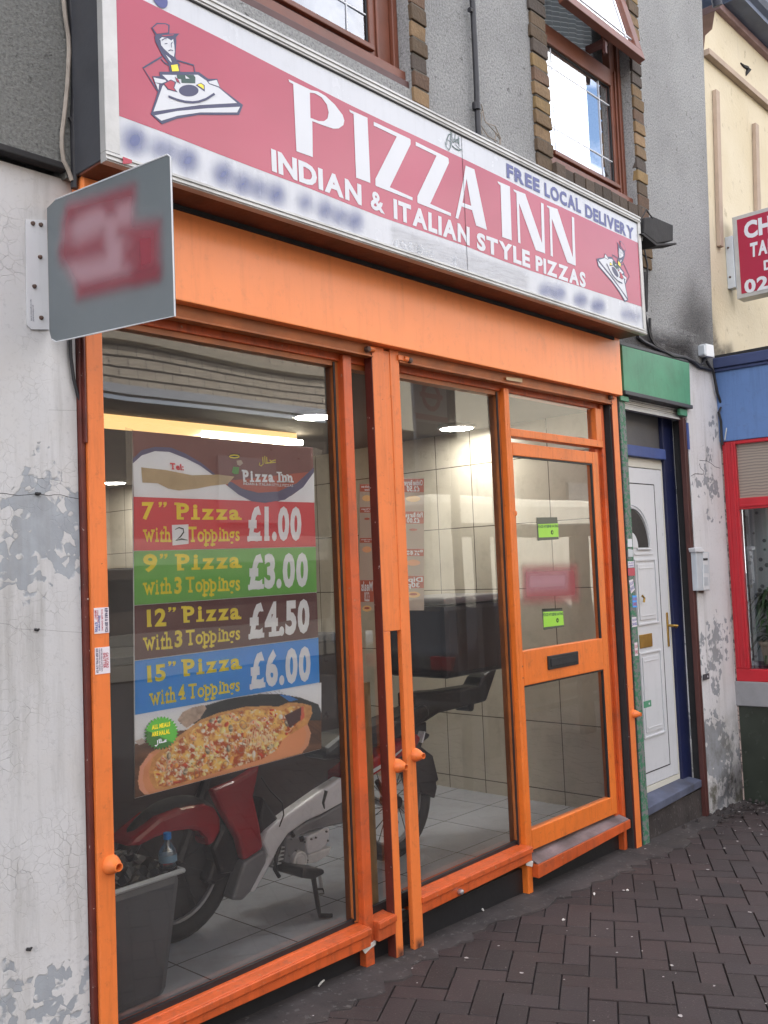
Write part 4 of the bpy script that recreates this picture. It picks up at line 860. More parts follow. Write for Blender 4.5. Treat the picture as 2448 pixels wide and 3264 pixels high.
# recess: blue frame and right dark channel
YF = .10
b = MB(); b.box(5.555, 5.70, YF, YF+.05, .12, 2.49); obj('frame_post', b, 'navyp', gd, bevel=.003)
b = MB(); b.box(5.643, 5.683, .0, .03, -.09, 2.43); b.box(5.662, 5.668, -.004, 0, -.08, 2.43); obj('shutter_guide', b, 'winframed', gd, bevel=.002, label='dark brown right shutter guide')
b = MB(); b.box(5.6845, 5.700, .005, .09, -.09, 2.42); obj('dark_gap', b, 'dark', gd)
b = MB(); b.box(5.685, 5.715, -.003, .001, 2.23, 2.40); obj('blue_edge', b, 'bluerail', gd)
b = MB(); b.box(4.95, 5.5545, YF-.015, YF+.05, 2.165, 2.230); obj('frame_rail', b, 'bluerail', gd, bevel=.003)
b = MB(); b.box(4.906, 4.96, YF, YF+.05, .12, 2.49); obj('frame_post', b, 'navyp', gd, bevel=.003)
b = MB(); b.box(4.96, 5.5545, .125, .135, 2.2305, 2.50); obj('transom_panel', b, paint('grey transom board', (.085, .082, .085), .4, .2, 2, .1), gd)
# white door
WY = .12
wd = MB()
wd.box(4.95, 5.5545, WY, WY+.06, 2.105, 2.1645); wd.box(5.545, 5.615, WY-.002, WY+.06, .185, 2.155); wd.box(4.95, 5.545, WY, WY+.06, .185, .222)
wdo = obj('door', wd, 'upvcy', gd, bevel=.004, label='white plastic panelled door with brass handle')
lf = MB(); lf.box(4.95, 5.535, WY-.004, WY+.04, .226, 2.10); lfo = obj('door_leaf', lf, 'upvc', wdo, bevel=.003)
# grooves and panels
b = MB()
for (x0, x1, z0, z1) in ((5.05, 5.428, 2.002, 2.008), (5.426, 5.432, .30, 2.006), (5.05, 5.43, .298, .304)): b.box(x0, x1, WY-.0052, WY-.0035, z0, z1)
obj('door_groove', b, 'dark', wdo)
def moulding(x0, x1, z0, z1):
    b = MB(); t = .010
    for (a_, c, d, e2) in ((x0, x1, z0, z0+t), (x0, x1, z1-t, z1), (x0, x0+t, z0+t, z1-t), (x1-t, x1, z0+t, z1-t)): b.box(a_, c, WY-.012, WY-.0045, d, e2)
    b.box(x0+.03, x1-.03, WY-.010, WY-.0045, z0+.03, z1-.03); b.box(x0+.045, x1-.045, WY-.0125, WY-.0105, z1-.058, z1-.05); b.box(x0+.045, x1-.045, WY-.0125, WY-.0105, z0+.05, z0+.058)
    obj('door_panel', b, 'upvc', wdo, bevel=.003)
moulding(5.12, 5.385, 1.16, 1.55); moulding(5.12, 5.385, .50, 1.00)
fw = MB(); cx, cz, rr = 5.10, 1.60, .21
arc = [(cx+rr*math.cos(t), cz+.02+rr*1.1*math.sin(t)) for t in [math.pi*.5*k/14 for k in range(15)]]
out_ = [(x, WY-.006, z) for x, z in arc]+[(cx-.1, WY-.006, cz+.02+rr*1.1), (cx-.1, WY-.006, cz+.02)]
fw.prism(out_, (0, .003, 0)); obj('fanlight', fw, 'black', wdo)
b = MB(); b.tube([(x+.012, WY-.008, z+.006) for x, z in arc], .007, 6); b.tube([(cx+.06, WY-.008, cz+.01), (cx+rr+.02, WY-.008, cz+.01)], .007, 6); b.tube([(x*1.0+.03, WY-.006, z+.022) for x, z in arc], .004, 6); obj('fanlight_trim', b, 'upvc', wdo, smooth=True)
b = MB(); q = [(cx+.075*math.cos(t), WY-.009, cz+.02+.09*math.sin(t)) for t in [math.pi*.5*k/8 for k in range(9)]]+[(cx-.05, WY-.009, cz+.11), (cx-.05, WY-.009, cz+.02)]; b.prism(q, (0, .003, 0)); obj('fanlight_hub', b, 'upvc', wdo)
b = MB(); b.box(5.13, 5.36, WY-.009, WY-.0045, 1.575, 1.588); obj('door_trim', b, 'upvc', wdo, bevel=.002)
hd_ = at(*zm(2000, 2000, 3.16)(400, 45), .11)
b = MB(); b.box(5.487, 5.507, WY-.012, WY-.0045, 1.005, 1.215); ho = obj('handle', b, 'brass', wdo, bevel=.004)
b = MB(); b.tube([(5.497, WY-.012, 1.135), (5.499, WY-.045, 1.133), (5.535, WY-.05, 1.13), (5.545, WY-.04, 1.12)], [.008, .008, .010, .007], 10); obj('lever', b, 'brass', wdo, smooth=True)
b = MB(); b.box(5.13, 5.285, WY-.010, WY-.0045, 1.025, 1.105); lpo = obj('letter_plate', b, 'brass', wdo, bevel=.003)
b = MB(); b.tube([(5.165, WY-.03, 1.295), (5.17, WY-.032, 1.32), (5.15, WY-.03, 1.335)], .007, 8); obj('knocker', b, 'brass', wdo)
b = MB(); b.hexa([(4.906, .0, .12), (5.643, .02, .135), (5.64, .14, .14), (4.906, .14, .125), (4.906, .0, .165), (5.643, .02, .178), (5.64, .14, .195), (4.906, .14, .185)]); obj('step', b, paint('worn blue step', (.075, .085, .13), .75, .4, 5, .5, 30, grime=.6), gd, bevel=.004)
b = MB(); b.box(4.906, 5.70, .03, .14, -.1, .1195); obj('step_base', b, 'concrete', gd)
b = MB(); b.box(4.906, 5.70, .19, .21, 0, 2.5); obj('back_board', b, 'dark', gd)
# little stickers on the green post
rnd = random.Random(21)
fs_ = zm(1600, 1200, 3.16); ft_ = zm(2000, 1300, 3.16); fu_ = zm(2000, 2000, 3.16)
for i, (f_, q, mt, lab) in enumerate([(ft_, [(5, 1320), (45, 1320), (50, 1400), (5, 1400)], 'ink', 'torn white sticker, highest one on the worn green post'), (ft_, [(8, 1420), (55, 1430), (58, 1500), (10, 1500)], 'galv', 'scuffed silver sticker on the worn green post above the red one'), (ft_, [(5, 1545), (65, 1545), (68, 1605), (8, 1610)], 'wallsticker', 'white printed sticker directly above the red sticker on the green post'),
                               (ft_, [(5, 1615), (75, 1612), (78, 1690), (8, 1690)], 'stred', 'small red sticker on the worn green post'), (ft_, [(18, 1740), (55, 1725), (75, 1830), (38, 1870)], 'wallsticker', 'tilted white tag hanging on the green post under the red sticker'), (ft_, [(50, 1890), (92, 1890), (98, 2010), (55, 2010)], 'p_blue', 'small light blue sticker on the worn green post'),
                               (ft_, [(45, 2110), (90, 2105), (98, 2200), (50, 2210)], 'wallsticker', 'pale sticker below the light blue sticker on the green post'), (fu_, [(72, 155), (100, 150), (108, 285), (78, 288)], 'wallsticker', 'narrow white sticker, lowest one on the worn green post')]):
    b = MB(); b.prism(pp(f_, q, -.002), (0, .0015, 0)); o = obj('sticker', b, mt); tag(o, lab, 'sticker', 'stickers on the green post')
    if mt in ('wallsticker', 'p_blue'):
        c = MB(); A_ = pp(f_, q, -.0026)
        textquad(c, 'CALL NOW', [A_[0].lerp(A_[3], .15), A_[1].lerp(A_[2], .15), A_[0].lerp(A_[3], .4), A_[1].lerp(A_[2], .4)], bold=.02)
        textquad(c, '24HRS', [A_[0].lerp(A_[3], .55), A_[1].lerp(A_[2], .55), A_[0].lerp(A_[3], .85), A_[1].lerp(A_[2], .85)], bold=.02)
        obj('print', c, 'stred' if i % 2 else 'stblue', o)
# intercom on the pier
ic = thing('door_intercom', 'white weathered two button door intercom on the peeling pier', 'intercom', (5.71, -.04, 1.34))
b = MB(); b.prism(pp(ft_, [(690, 1450), (745, 1455), (825, 1455), (832, 1840), (712, 1842)], -.035), (0, .035, 0)); obj('housing', b, 'galv', ic, bevel=.003)
b = MB(); b.prism(pp(ft_, [(758, 1462), (812, 1462), (828, 1832), (768, 1834)], -.040), (0, .004, 0)); obj('front', b, 'upvc', ic, bevel=.002)
for (y0, y1) in ((1580, 1665), (1705, 1790)): b = MB(); b.prism(pp(ft_, [(770, y0), (812, y0), (818, y1), (775, y1)], -.042), (0, .0015, 0)); obj('button', b, 'galv', ic)
b = MB(); b.prism(pp(ft_, [(765, 1515), (808, 1513), (810, 1535), (767, 1538)], -.0425), (0, .002, 0)); obj('speaker_slot', b, 'dark', ic)
b = MB(); b.prism(pp(ft_, [(680, 1410), (745, 1402), (780, 1440), (780, 1455), (690, 1452)], -.045), (0, .045, 0)); obj('hood', b, 'upvc', ic, bevel=.004)
soft('rust_streak', 'rustst', pp(ft_, [(712, 1842), (770, 1842), (768, 1865), (720, 1860)], -.003), .008, ic, 10, .9)
# ================================================================= BLUE CORNER SHOP (return front faces left)
bs = thing('blue_shop', 'blue and red painted shop projecting beyond the white pier', 'shop', (6.2, 0, 0))
UD = Vector((.087, -.996, 0)).normalized(); UN = Vector((-.996, -.087, 0)).normalized(); O0 = Vector((6.20, .02, 0))
def ub(mb, u0, u1, d0, d1, z0, z1):  # u along the return, d depth outwards
    P = lambda u, d, z: O0+UD*u+UN*d+Vector((0, 0, z)); mb.hexa([P(u0, d0, z0), P(u1, d0, z0), P(u1, d1, z0), P(u0, d1, z0), P(u0, d0, z1), P(u1, d0, z1), P(u1, d1, z1), P(u0, d1, z1)][::1]); return mb
fa_ = ub(MB(), 0, .50, -.06, .02, 2.31, 2.80); obj('fascia', fa_, 'bluefascia', bs, bevel=.004)
obj('cornice', ub(ub(MB(), -.03, .54, -.08, .05, 2.805, 2.875), 0, .52, -.08, .035, 2.782, 2.8045), paint('dull dark blue paint', (.03, .045, .12), .7, .15, 5, .2), bs, bevel=.006)
rw = MB()
for a_ in ((.03, .115, .80, 2.31), (.42, .50, .80, 2.31), (.115, .42, 2.285, 2.31), (.115, .42, 1.85, 1.925), (.03, .50, .72, .80)): ub(rw, a_[0], a_[1], -.05, .012, a_[2], a_[3])
ub(rw, .045, .06, .012, .02, .81, 2.30); ub(rw, .085, .10, .012, .02, .81, 2.30); ub(rw, .12, .42, .012, .02, 1.865, 1.88); obj('window_frame', rw, 'redpaint', bs, bevel=.004)
obj('glass_pane', ub(MB(), .115, .42, -.022, -.018, .80, 1.85), 'cloudy', bs)
b = NB('ribbed blind'); sx = b.n('SeparateXYZ'); b.l(b.co(), sx.inputs[0]); zz = b.math('ADD', b.math('MULTIPLY', sx.outputs[2], 52), b.math('MULTIPLY', b.noise(6, 3), 1.6))
b.col(b.mix(b.ramp(b.math('FRACT', zz), [(.0, .15), (.4, 0.), (1, .65)]), b.ramp(sx.outputs[2], [(0, (.36, .31, .26)), (1, (.36, .31, .26))]), (.10, .09, .09))); b.set(Roughness=.25); b.bump(b.math('FRACT', zz), .5, .006)
obj('ribbed_pane', ub(MB(), .115, .42, -.03, -.02, 1.925, 2.285), b.m, bs)
b = NB('patterned net curtain'); v = b.n('TexVoronoi'); v.inputs['Scale'].default_value = 16; b.l(b.co(), v.inputs['Vector'])
c = b.ramp(v.outputs['Distance'], [(.20, (.055, .055, .065)), (.27, (.34, .36, .37))]); m2 = b.n('Mapping'); m2.inputs['Scale'].default_value = (18, 18, .6); b.l(b.co(), m2.inputs['Vector'])
c = b.mix(b.ramp(b.noise(1.5, 3, .5, m2.outputs['Vector']), [(.35, 0.), (.7, .55)]), c, (.20, .22, .23)); b.col(c); b.set(Roughness=.8)
obj('net_curtain', ub(MB(), .05, .47, -.34, -.32, .80, 2.3), b.m, bs)
obj('base_wall', ub(MB(), 0, .50, -.05, .0, -.15, .56), paint('dark green tile', (.028, .034, .026), .25, .2, 5, .1, grime=.3), bs)
obj('base_ledge', ub(MB(), -.01, .51, -.06, .02, .56, .72), paint('grey sill render', (.24, .24, .25), .7, .15, 5, .3, 30, grime=.3), bs, bevel=.006)
obj('window_board', ub(MB(), .02, .48, -.32, -.05, .80, .82), paint('maroon board', (.06, .015, .03), .5, .2, 5, .1), bs)
obj('inner_room', ub(MB(), -.05, .48, -.62, -.60, 0, 2.8), 'dark', bs)
obj('corner_trim', ub(MB(), -.03, .028, -.05, .006, -.1, 2.31), paint('flaking pinkish trim', (.34, .27, .24), .8, .25, 9, .5, 30, chips=(.52, (.10, .08, .08))), bs, bevel=.003)
fx = MB(); fx.box(6.26, 12, -.50, -.44, 2.31, 2.80); fx.box(6.26, 12, -.53, -.40, 2.801, 2.87); obj('fascia', fx, 'bluefascia', bs, bevel=.004)
fx = MB()
for x0 in (6.27, 7.6, 9.0, 10.4, 11.9): fx.box(x0, x0+.08, -.50, -.45, .8, 2.31)
fx.box(6.27, 12, -.50, -.45, .72, .80); fx.box(6.35, 11.9, -.50, -.45, 1.85, 1.92); obj('window_frame', fx, 'redpaint', bs, bevel=.004)
fx = MB(); fx.box(6.3, 12, -.47, -.465, .8, 2.31); obj('glass_pane', fx, 'cloudy', bs); fx = MB(); fx.box(6.26, 12, -.50, -.45, -.2, .715); obj('base_wall', fx, 'darkgrey', bs); fx = MB(); fx.box(6.9, 12, .0, .02, 0, 2.8); obj('inner_room', fx, 'dark', bs); fx = MB(); fx.box(6.2, 12, -.50, .01, 2.872, 2.90); obj('flat_roof', fx, 'dark', bs)
# plant in the window
pt = thing('potted_plant', 'spiky green pot plant in a pale pot behind the red framed window', 'plant', tuple(O0+UD*.22+UN*(-.17)+Vector((0, 0, .82))))
pc = Vector(pt.location)
b = MB(); b.lathe([(.055, 0), (.075, .12), (.085, .125), (.088, .15), (.078, .15), (.07, .13)], pc, 'z', 20); obj('pot', b, paint('pale clay pot', (.36, .30, .24), .7, .12, 9, .1), pt, smooth=True)
b = MB(); rnd = random.Random(4)
for i in range(70):
    an = rnd.uniform(0, 6.28); ln = rnd.uniform(.16, .30); h0 = pc+Vector((0, 0, .15+rnd.uniform(.0, .34))); up_ = rnd.uniform(.1, .9)
    d = Vector((math.cos(an)*.35, math.sin(an)*.75, 0)); s_ = Vector((0, 0, 1)).cross(d).normalized(); pts = [h0+d*ln*t+Vector((0, 0, up_*ln*t-1.0*ln*t*t*.9)) for t in (0, .33, .66, 1)]; ws = [.010, .017, .013, .001]
    b.add([p+s_*w_ for p, w_ in zip(pts, ws)]+[p-s_*w_ for p, w_ in zip(pts, ws)], [(k, k+1, 5+k, 4+k) for k in range(3)])
obj('foliage', b, paint('dark leaf', (.06, .13, .05), .5, .4, 9, 0), pt); b = MB(); b.tube([pc+Vector((0, 0, .12)), pc+Vector((.01, 0, .3)), pc+Vector((0, .01, .48))], [.012, .010, .006], 7); obj('stem', b, paint('plant stem', (.08, .06, .03), .8, .2, 9, .1), pt)
b = MB(); b.tube([at(*f8(*p), -.05) for p in ((945, 262), (925, 340), (940, 480), (955, 600), (935, 800), (915, 1000), (890, 1170), (885, 1200))], .0035, 6); b.tube([at(*f8(*p), -.045) for p in ((945, 262), (952, 350), (950, 480), (960, 660), (985, 830), (995, 930), (975, 1050))], .0035, 6)
tag(obj('hanging_cord', b, 'wire', smooth=True), 'thin pale cord looped over the blue fascia', 'cord')
# ================================================================= CREAM BUILDING ABOVE
cb = thing('cream_building', 'cream painted upper wall with drab vertical strips and a dark overhanging eave', 'building', (7, 0, 2.8))
b = MB(); b.hexa([(6.166, .012, 2.80), (12, .012, 2.80), (12, .3, 2.80), (6.166, .3, 2.80), (6.345, .012, 5.06), (12, .012, 5.06), (12, .3, 5.06), (6.345, .3, 5.06)])
b.add([(6.345, .012, 5.0601), (6.40, .012, 5.22), (6.53, .012, 5.32), (6.60, .012, 5.48), (6.6, .012, 5.62), (12, .012, 5.62), (12, .012, 5.0601)], [(0, 1, 2, 3, 4, 5, 6)]); obj('wall', b, 'cream', cb)
b = MB(); b.box(6.34, 12, -.035, .010, 5.045, 5.09); obj('string_course', b, 'creamtrim', cb, bevel=.004)
for (x0, x1, z0, z1) in ((6.455, 6.515, 3.69, 4.84), (7.17, 7.235, 3.9, 4.83), (7.9, 7.97, 3.9, 4.83)): b = MB(); b.hexa([(x0-.10, -.02, z0), (x1-.10, -.02, z0), (x1-.10, .01, z0), (x0-.10, .01, z0), (x0, -.02, z1), (x1, -.02, z1), (x1, .01, z1), (x0, .01, z1)]); obj('vertical_strip', b, 'creamtrim', cb, bevel=.003)
b = MB(); b.box(6.60, 12, -.03, .4, 5.485, 5.54); obj('eave_board', b, paint('drab eave board', (.26, .17, .17), .7, .2, 6, .2), cb, bevel=.004)
b = MB(); b.box(6.66, 12, -.16, .4, 5.5405, 5.85); b.tube([(6.62, -.13, 5.66), (12, -.13, 5.66)], .09, 14); obj('gutter', b, paint('slate blue gutter', (.075, .10, .16), .5, .2, 6, .2), cb, smooth=False)
b = MB(); b.tube([(6.50, -.05, 5.45), (6.44, -.05, 5.60), (6.44, -.05, 6.6)], .035, 10); obj('downpipe', b, paint('dark downpipe', (.035, .04, .06), .5, .2, 6, .1), cb, smooth=True)
b = MB(); b.box(6.51, 6.535, -.06, -.04, 5.50, 6.6); b.box(7.35, 7.375, -.06, -.04, 5.8, 6.6); obj('green_trim', b, 'green', cb)
b = MB(); q = zm(2100, 0, 4.767); b.tube([at(*q(*p), 0.008) for p in ((1245, 960), (1290, 1005), (1340, 1030), (1362, 1065), (1335, 1110), (1325, 1150))], [.006, .012, .016, .022, .014, .003], 6); obj('crack', b, 'dark', cb)
soft('stain', 'soot', [(6.17, .005, 2.86), (6.55, .005, 2.86), (6.5, .005, 3.02), (6.3, .005, 2.98), (6.2, .005, 3.1)], .05, cb, 18, .6, rough=.5)
# ================================================================= RED TAKEAWAY SIGN
XR = 6.52
rs = thing('takeaway_sign', 'square red and white illuminated takeaway sign projecting from the cream wall', 'sign', (XR, -.05, 3.33))
b = MB(); b.box(XR, XR+.12, -.75, -.045, 3.335, 3.92); obj('casing', b, 'alu', rs, bevel=.004)
b = MB(); b.box(XR-.003, XR-.0005, -.72, -.080, 3.365, 3.892); obj('face', b, paint('crimson sign face', (.34, .018, .05), .3, .05, 5, 0), rs)
b = MB(); b.box(XR-.01, XR+.06, -.0445, .011, 3.42, 3.79); br = obj('mounting_bracket', b, 'galv', rs, bevel=.003)
for z in (3.50, 3.71): c = MB(); c.lathe([(.001, -.008), (.007, -.006), (.008, 0)], (XR-.01, -.01, z), 'x', 10); obj('screw', c, 'rust', rs)
def q5(pts): return [atX(*zm(2200, 600, 3.403)(*p), XR-.0045) for p in pts]
t = MB(); nn_ = (-1, 0, 0)
def sxt(s, TL, BL, wdt, bold=.05):
    A, B = q5([TL, BL]); d = Vector((0, -1, 0)); textquad(t, s, [A, A+d*wdt, B, B+d*wdt], bold=bold, nrm=nn_, gap=.05)
sxt('CHICKEN', (578, 372), (588, 545), .60); sxt('TAKEAWAY', (648, 598), (650, 745), .52, .045); sxt('DELIVERY', (795, 785), (800, 888), .40, .04); sxt('020 8519', (582, 1000), (592, 1138), .58, .04)
obj('lettering', t, 'ink', rs, label='white letters reading CHICKEN TAKEAWAY DELIVERY 020')
# ================================================================= POSTER
YQ = .088
po = thing('price_poster', 'large pizza price poster taped inside the left shop window', 'poster', (2.1, YQ, .88))
A_ = zm(400, 1300, 2.37); B_ = zm(400, 1700, 2.5523); C_ = zm(400, 2000, 2.37); I_ = lambda x, y: (x, y)
PT = at(421, 1371.7, YQ); 
def pq(name, mat, pts, lay, f=I_, label=None):
    b = MB(); fillp(b, [at(*f(*p), YQ)+Vector((0, -.0005*lay, 0)) for p in pts]); return obj(name, b, mat, po, label=label)
back = MB(); back.prism([at(*p, YQ+.001) for p in ((421, 1371.7), (998, 1426.6), (1021, 2388), (429.6, 2545))], (0, .0015, 0)); obj('sheet', back, 'p_white', po)
pq('header', 'p_top', [(421, 1371.7), (998, 1426.6), (1001.3, 1601.7), (425.3, 1583.5)], 0)
pq('header_glow', 'p_coral', [(700, 560), (1424, 480), (1300, 600), (1150, 690), (1000, 690), (860, 640)], 1, A_)
pq('white_wave', 'p_white', [(54, 420), (120, 360), (220, 327), (330, 333), (450, 380), (560, 430), (670, 510), (770, 590), (860, 660), (945, 703), (62, 672)], 2, A_); pq('white_wave', 'p_white', [(1424, 485), (1340, 600), (1250, 665), (1150, 708), (1427, 716)], 2, A_)
pq('violet_ring', 'p_ring', [(53, 385), (120, 320), (220, 295), (340, 300), (450, 345), (570, 415), (675, 500), (665, 512), (560, 435), (450, 380), (330, 333), (220, 327), (120, 360), (54, 420)], 3, A_)
pq('violet_ring', 'p_ring', [(775, 560), (800, 560), (880, 612), (1000, 642), (1150, 632), (1290, 570), (1420, 450), (1421, 485), (1340, 600), (1200, 695), (1050, 718), (950, 706), (850, 655), (770, 590)], 4, A_)
pq('torn_strip', 'tan', [(115, 450), (300, 470), (500, 510), (700, 505), (820, 520), (770, 575), (640, 590), (540, 610), (400, 625), (320, 610), (240, 570), (125, 565)], 5, A_, 'torn brown paper tape over the telephone number')
pq('price_band', 'p_red', [(425.3, 1583.5), (1001.3, 1601.7), (1006.3, 1742.2), (426.2, 1755.7)], 1); pq('price_band', 'p_green', [(426.2, 1757), (1006.3, 1743.5), (1009.3, 1887), (428.2, 1929)], 1)
pq('price_band', 'p_brown', [(428.2, 1930.5), (1009.3, 1888.5), (1014.4, 2031), (429.4, 2105)], 1); pq('price_band', 'p_blue', [(429.4, 2107), (1014.4, 2032.5), (1018.1, 2175), (430.4, 2278.5)], 1)

import numpy as np
def photo_print():
    """the seafood pizza photograph printed on the poster, as colours on a fine mesh"""
    st = 5.0; X_, Y_ = np.meshgrid(np.arange(68, 1480, st), np.arange(400, 1296, st)); H_, W_ = X_.shape; rg = np.random.RandomState(5)
    def vn(sc, oct=4, ax=1., seed=0):
        r = np.zeros((H_, W_)); a = 1.; tot = 0; rs = np.random.RandomState(seed)
        for o_ in range(oct):
            fx, fy = X_/sc*2**o_*ax, Y_/sc*2**o_; ix, iy = np.floor(fx).astype(int), np.floor(fy).astype(int); tx, ty = fx-ix, fy-iy; tx = tx*tx*(3-2*tx); ty = ty*ty*(3-2*ty); T = rs.rand(64, 64)
            g = lambda a_, b_: T[a_ % 64, b_ % 64]; r += a*((g(iy, ix)*(1-tx)+g(iy, ix+1)*tx)*(1-ty)+(g(iy+1, ix)*(1-tx)+g(iy+1, ix+1)*tx)*ty); tot += a; a *= .55
        return r/tot
    A = lambda c: np.array(c, float)
    img = np.zeros((H_, W_, 3))+A((.84, .85, .88))
    def inpoly(P):
        m = np.zeros((H_, W_), bool); n = len(P)
        for k in range(n):
            (x1, y1), (x2, y2) = P[k], P[(k+1) % n]; c = ((y1 > Y_) != (y2 > Y_)) & (X_ < (x2-x1)*(Y_-y1)/((y2-y1) or 1e-9)+x1); m ^= c
        return m
    def put(m, c, a=1.):
        m = m.astype(float)*a; 
        for k in range(3): img[..., k] = img[..., k]*(1-m)+(c[k] if np.ndim(c[k]) == 0 or not hasattr(c[k], 'shape') else c[k])*m
    grain = vn(60, 4, .25, 3)
    put(inpoly([(60, 885), (200, 830), (330, 790), (1480, 640), (1480, 1300), (60, 1300)]), [.05+.22*grain, .022+.10*grain, .012+.045*grain])
    for k in range(26):
        x0 = 1200+rg.rand()*280; put(np.abs((Y_-700)-(X_-x0)*.75) < 1.8, (.04, .02, .015), .6) if k < 9 else None
    put(inpoly([(405, 730), (600, 590), (800, 530), (1000, 505), (1170, 502), (1320, 530), (1455, 580), (1478, 640), (1478, 700), (800, 720)]), [.02+.03*grain]*3)
    put(inpoly([(1160, 508), (1230, 512), (1300, 545), (1240, 560)]), (.05, .22, .6)); gl = vn(40, 3, 1, 8)
    put(inpoly([(390, 700), (430, 640), (500, 605), (590, 585), (612, 610), (560, 690), (460, 760)]), [.25+.5*gl, .17+.42*gl, .12+.36*gl])
    put(inpoly([(68, 860), (130, 835), (150, 870), (100, 890)]), (.6, .5, .45))
    bd = vn(200, 3, .5, 9); board = inpoly([(92, 1160), (108, 1050), (180, 950), (330, 860), (1250, 690), (1370, 720), (1400, 800), (1380, 890), (1330, 950), (1000, 1042), (600, 1150), (240, 1262), (140, 1262), (105, 1225)])
    put(board, [.66+.26*bd, .27+.20*bd, .12+.12*bd]); rim = inpoly([(1310, 930), (1350, 880), (1368, 800), (1340, 735), (1370, 720), (1400, 800), (1380, 890), (1330, 950)]); put(rim, (.80, .42, .24))
    lip = inpoly([(92, 1160), (108, 1050), (180, 950), (210, 960), (140, 1060), (128, 1150), (150, 1225), (190, 1262), (140, 1262), (105, 1225)]); put(lip, (.86, .45, .28))
    cr_ = inpoly([(175, 1090), (205, 985), (315, 880), (440, 790), (560, 700), (700, 645), (900, 600), (1080, 592), (1150, 600), (1230, 565), (1330, 572), (1402, 590), (1410, 650), (1372, 730), (1250, 805), (1050, 865), (900, 970), (700, 1080), (320, 1222), (225, 1225), (185, 1160)])
    t = vn(28, 4, 1, 11); put(cr_, [.50+.42*t, .20+.36*t, .06+.14*t])
    pz_ = inpoly([(210, 1090), (240, 1000), (345, 895), (455, 812), (575, 722), (700, 668), (900, 622), (1080, 615), (1180, 628), (1240, 600), (1310, 600), (1330, 650), (1290, 730), (1245, 800), (1185, 850), (1150, 920), (1030, 995), (780, 1068), (310, 1204), (238, 1196)])
    t = vn(46, 5, 1, 12); u = vn(22, 4, 1, 13); q = np.clip((t-.38)*4, 0, 1); base = [.52*(1-q)+.93*q, .11*(1-q)+.66*q, .03*(1-q)+.20*q]; w_ = np.clip((u-.60)*7, 0, 1); base = [b_*(1-w_)+c_*w_ for b_, c_ in zip(base, (.96, .90, .70))]; put(pz_, base)
    def blob(x, y, rx, ry, ph, c, sh=.5, ring=0.):
        dx, dy = X_-x, Y_-y; a_ = (dx*math.cos(ph)+dy*math.sin(ph))/rx; b_ = (-dx*math.sin(ph)+dy*math.cos(ph))/ry; d = np.sqrt(a_*a_+b_*b_)
        al = np.clip((1-d)*4, 0, 1) if not ring else np.clip(1-np.abs(d-.8)/ring, 0, 1); f = np.clip(1+sh*(-a_*.4-b_*.8), .45, 1.5); al = al*(pz_ | (cr_ & (rg.rand() < .5)))
        for k in range(3): img[..., k] = img[..., k]*(1-al)+np.clip(c[k]*f, 0, 1)*al
    def rp_():
        while 1:
            x, y = 200+rg.rand()*1130, 610+rg.rand()*580
            jx, jy = int((x-68)/st), int((y-400)/st)
            if pz_[jy, jx]: return x, y
    for k in range(95): x, y = rp_(); blob(x, y, 10+rg.rand()*24, 7+rg.rand()*13, rg.rand()*3, [(.62, .08, .03), (.95, .78, .34), (.90, .45, .12), (.97, .93, .78)][k % 4], .5)
    for k in range(26): x, y = rp_(); blob(x, y, 24+rg.rand()*14, 14+rg.rand()*8, rg.rand()*3, (.95, .62, .42), .7); blob(x+4, y+3, 13, 7, rg.rand()*3, (.85, .28, .14), .4)
    for k in range(16): x, y = rp_(); blob(x, y, 30+rg.rand()*18, 20+rg.rand()*10, rg.rand()*3, (.80, .66, .42) if k % 2 else (.40, .22, .13), .3, .18)
    for k in range(9): x, y = rp_(); blob(x, y, 32, 19, rg.rand()*3, (.30, .27, .20), .9); blob(x+3, y-2, 20, 10, rg.rand()*3, (.62, .55, .42), .7)
    for k in range(60): x, y = rp_(); blob(x, y, 5, 3.5, rg.rand()*3, (.10, .20, .05), .2)
    for k in range(28): x, y = rp_(); blob(x, y, 9, 5, rg.rand()*3, (.99, .97, .88), .2)
    put(inpoly([(1200, 665), (1328, 600), (1335, 660), (1320, 700), (1240, 762)]), (.10, .03, .03)); put(inpoly([(1325, 600), (1345, 600), (1350, 680), (1300, 730), (1322, 700)]), (.75, .16, .08))
    for k in range(16):
        x = 925+k*13; y0, y1 = 750+rg.rand()*50, 880+rg.rand()*55; xm = x-(Y_-y0)*.12; put((Y_ > y0) & (Y_ < y1) & (np.abs(X_-xm) < 3.2), (.98, .85, .52), .7)
    img *= (1.08+(rg.rand(H_, W_)-.5)*.06)[..., None]; img = np.clip(img, 0, 1)
    lo = 1289-.265*(X_-70); top_ = np.where(X_ < 437, 640-.185*(X_-72)+4, 577-.160*(X_-437)+4); top_ = 662-.1763*(X_-72)+2
    vs = [tuple(at(*C_(float(x), float(y)), YQ)+Vector((0, -.0012, 0))) for x, y in zip(X_.ravel(), np.minimum(np.maximum(Y_, top_), lo).ravel())]
    fs, cols = [], []
    for r_ in range(H_-1):
        for c_ in range(W_-1):
            if Y_[r_+1, c_] <= top_[r_+1, c_] or Y_[r_, c_] >= lo[r_, c_]: continue
            fs.append((r_*W_+c_, r_*W_+c_+1, (r_+1)*W_+c_+1, (r_+1)*W_+c_))
    me = bpy.data.meshes.new('pizza_photograph'); me.from_pydata(vs, [], fs); ca = me.color_attributes.new('Col', 'FLOAT_COLOR', 'POINT')
    ca.data.foreach_set('color', np.concatenate([img, np.ones((H_, W_, 1))], 2).astype('f').ravel())
    b = NB('glossy poster photograph'); v = b.n('VertexColor'); v.layer_name = 'Col'; b.col(v.outputs['Color']); b.set(Roughness=.3); me.materials.append(b.m)
    o = link('pizza_photograph', me, po); o['label'] = 'printed photograph of a seafood pizza on a round board'
photo_print()
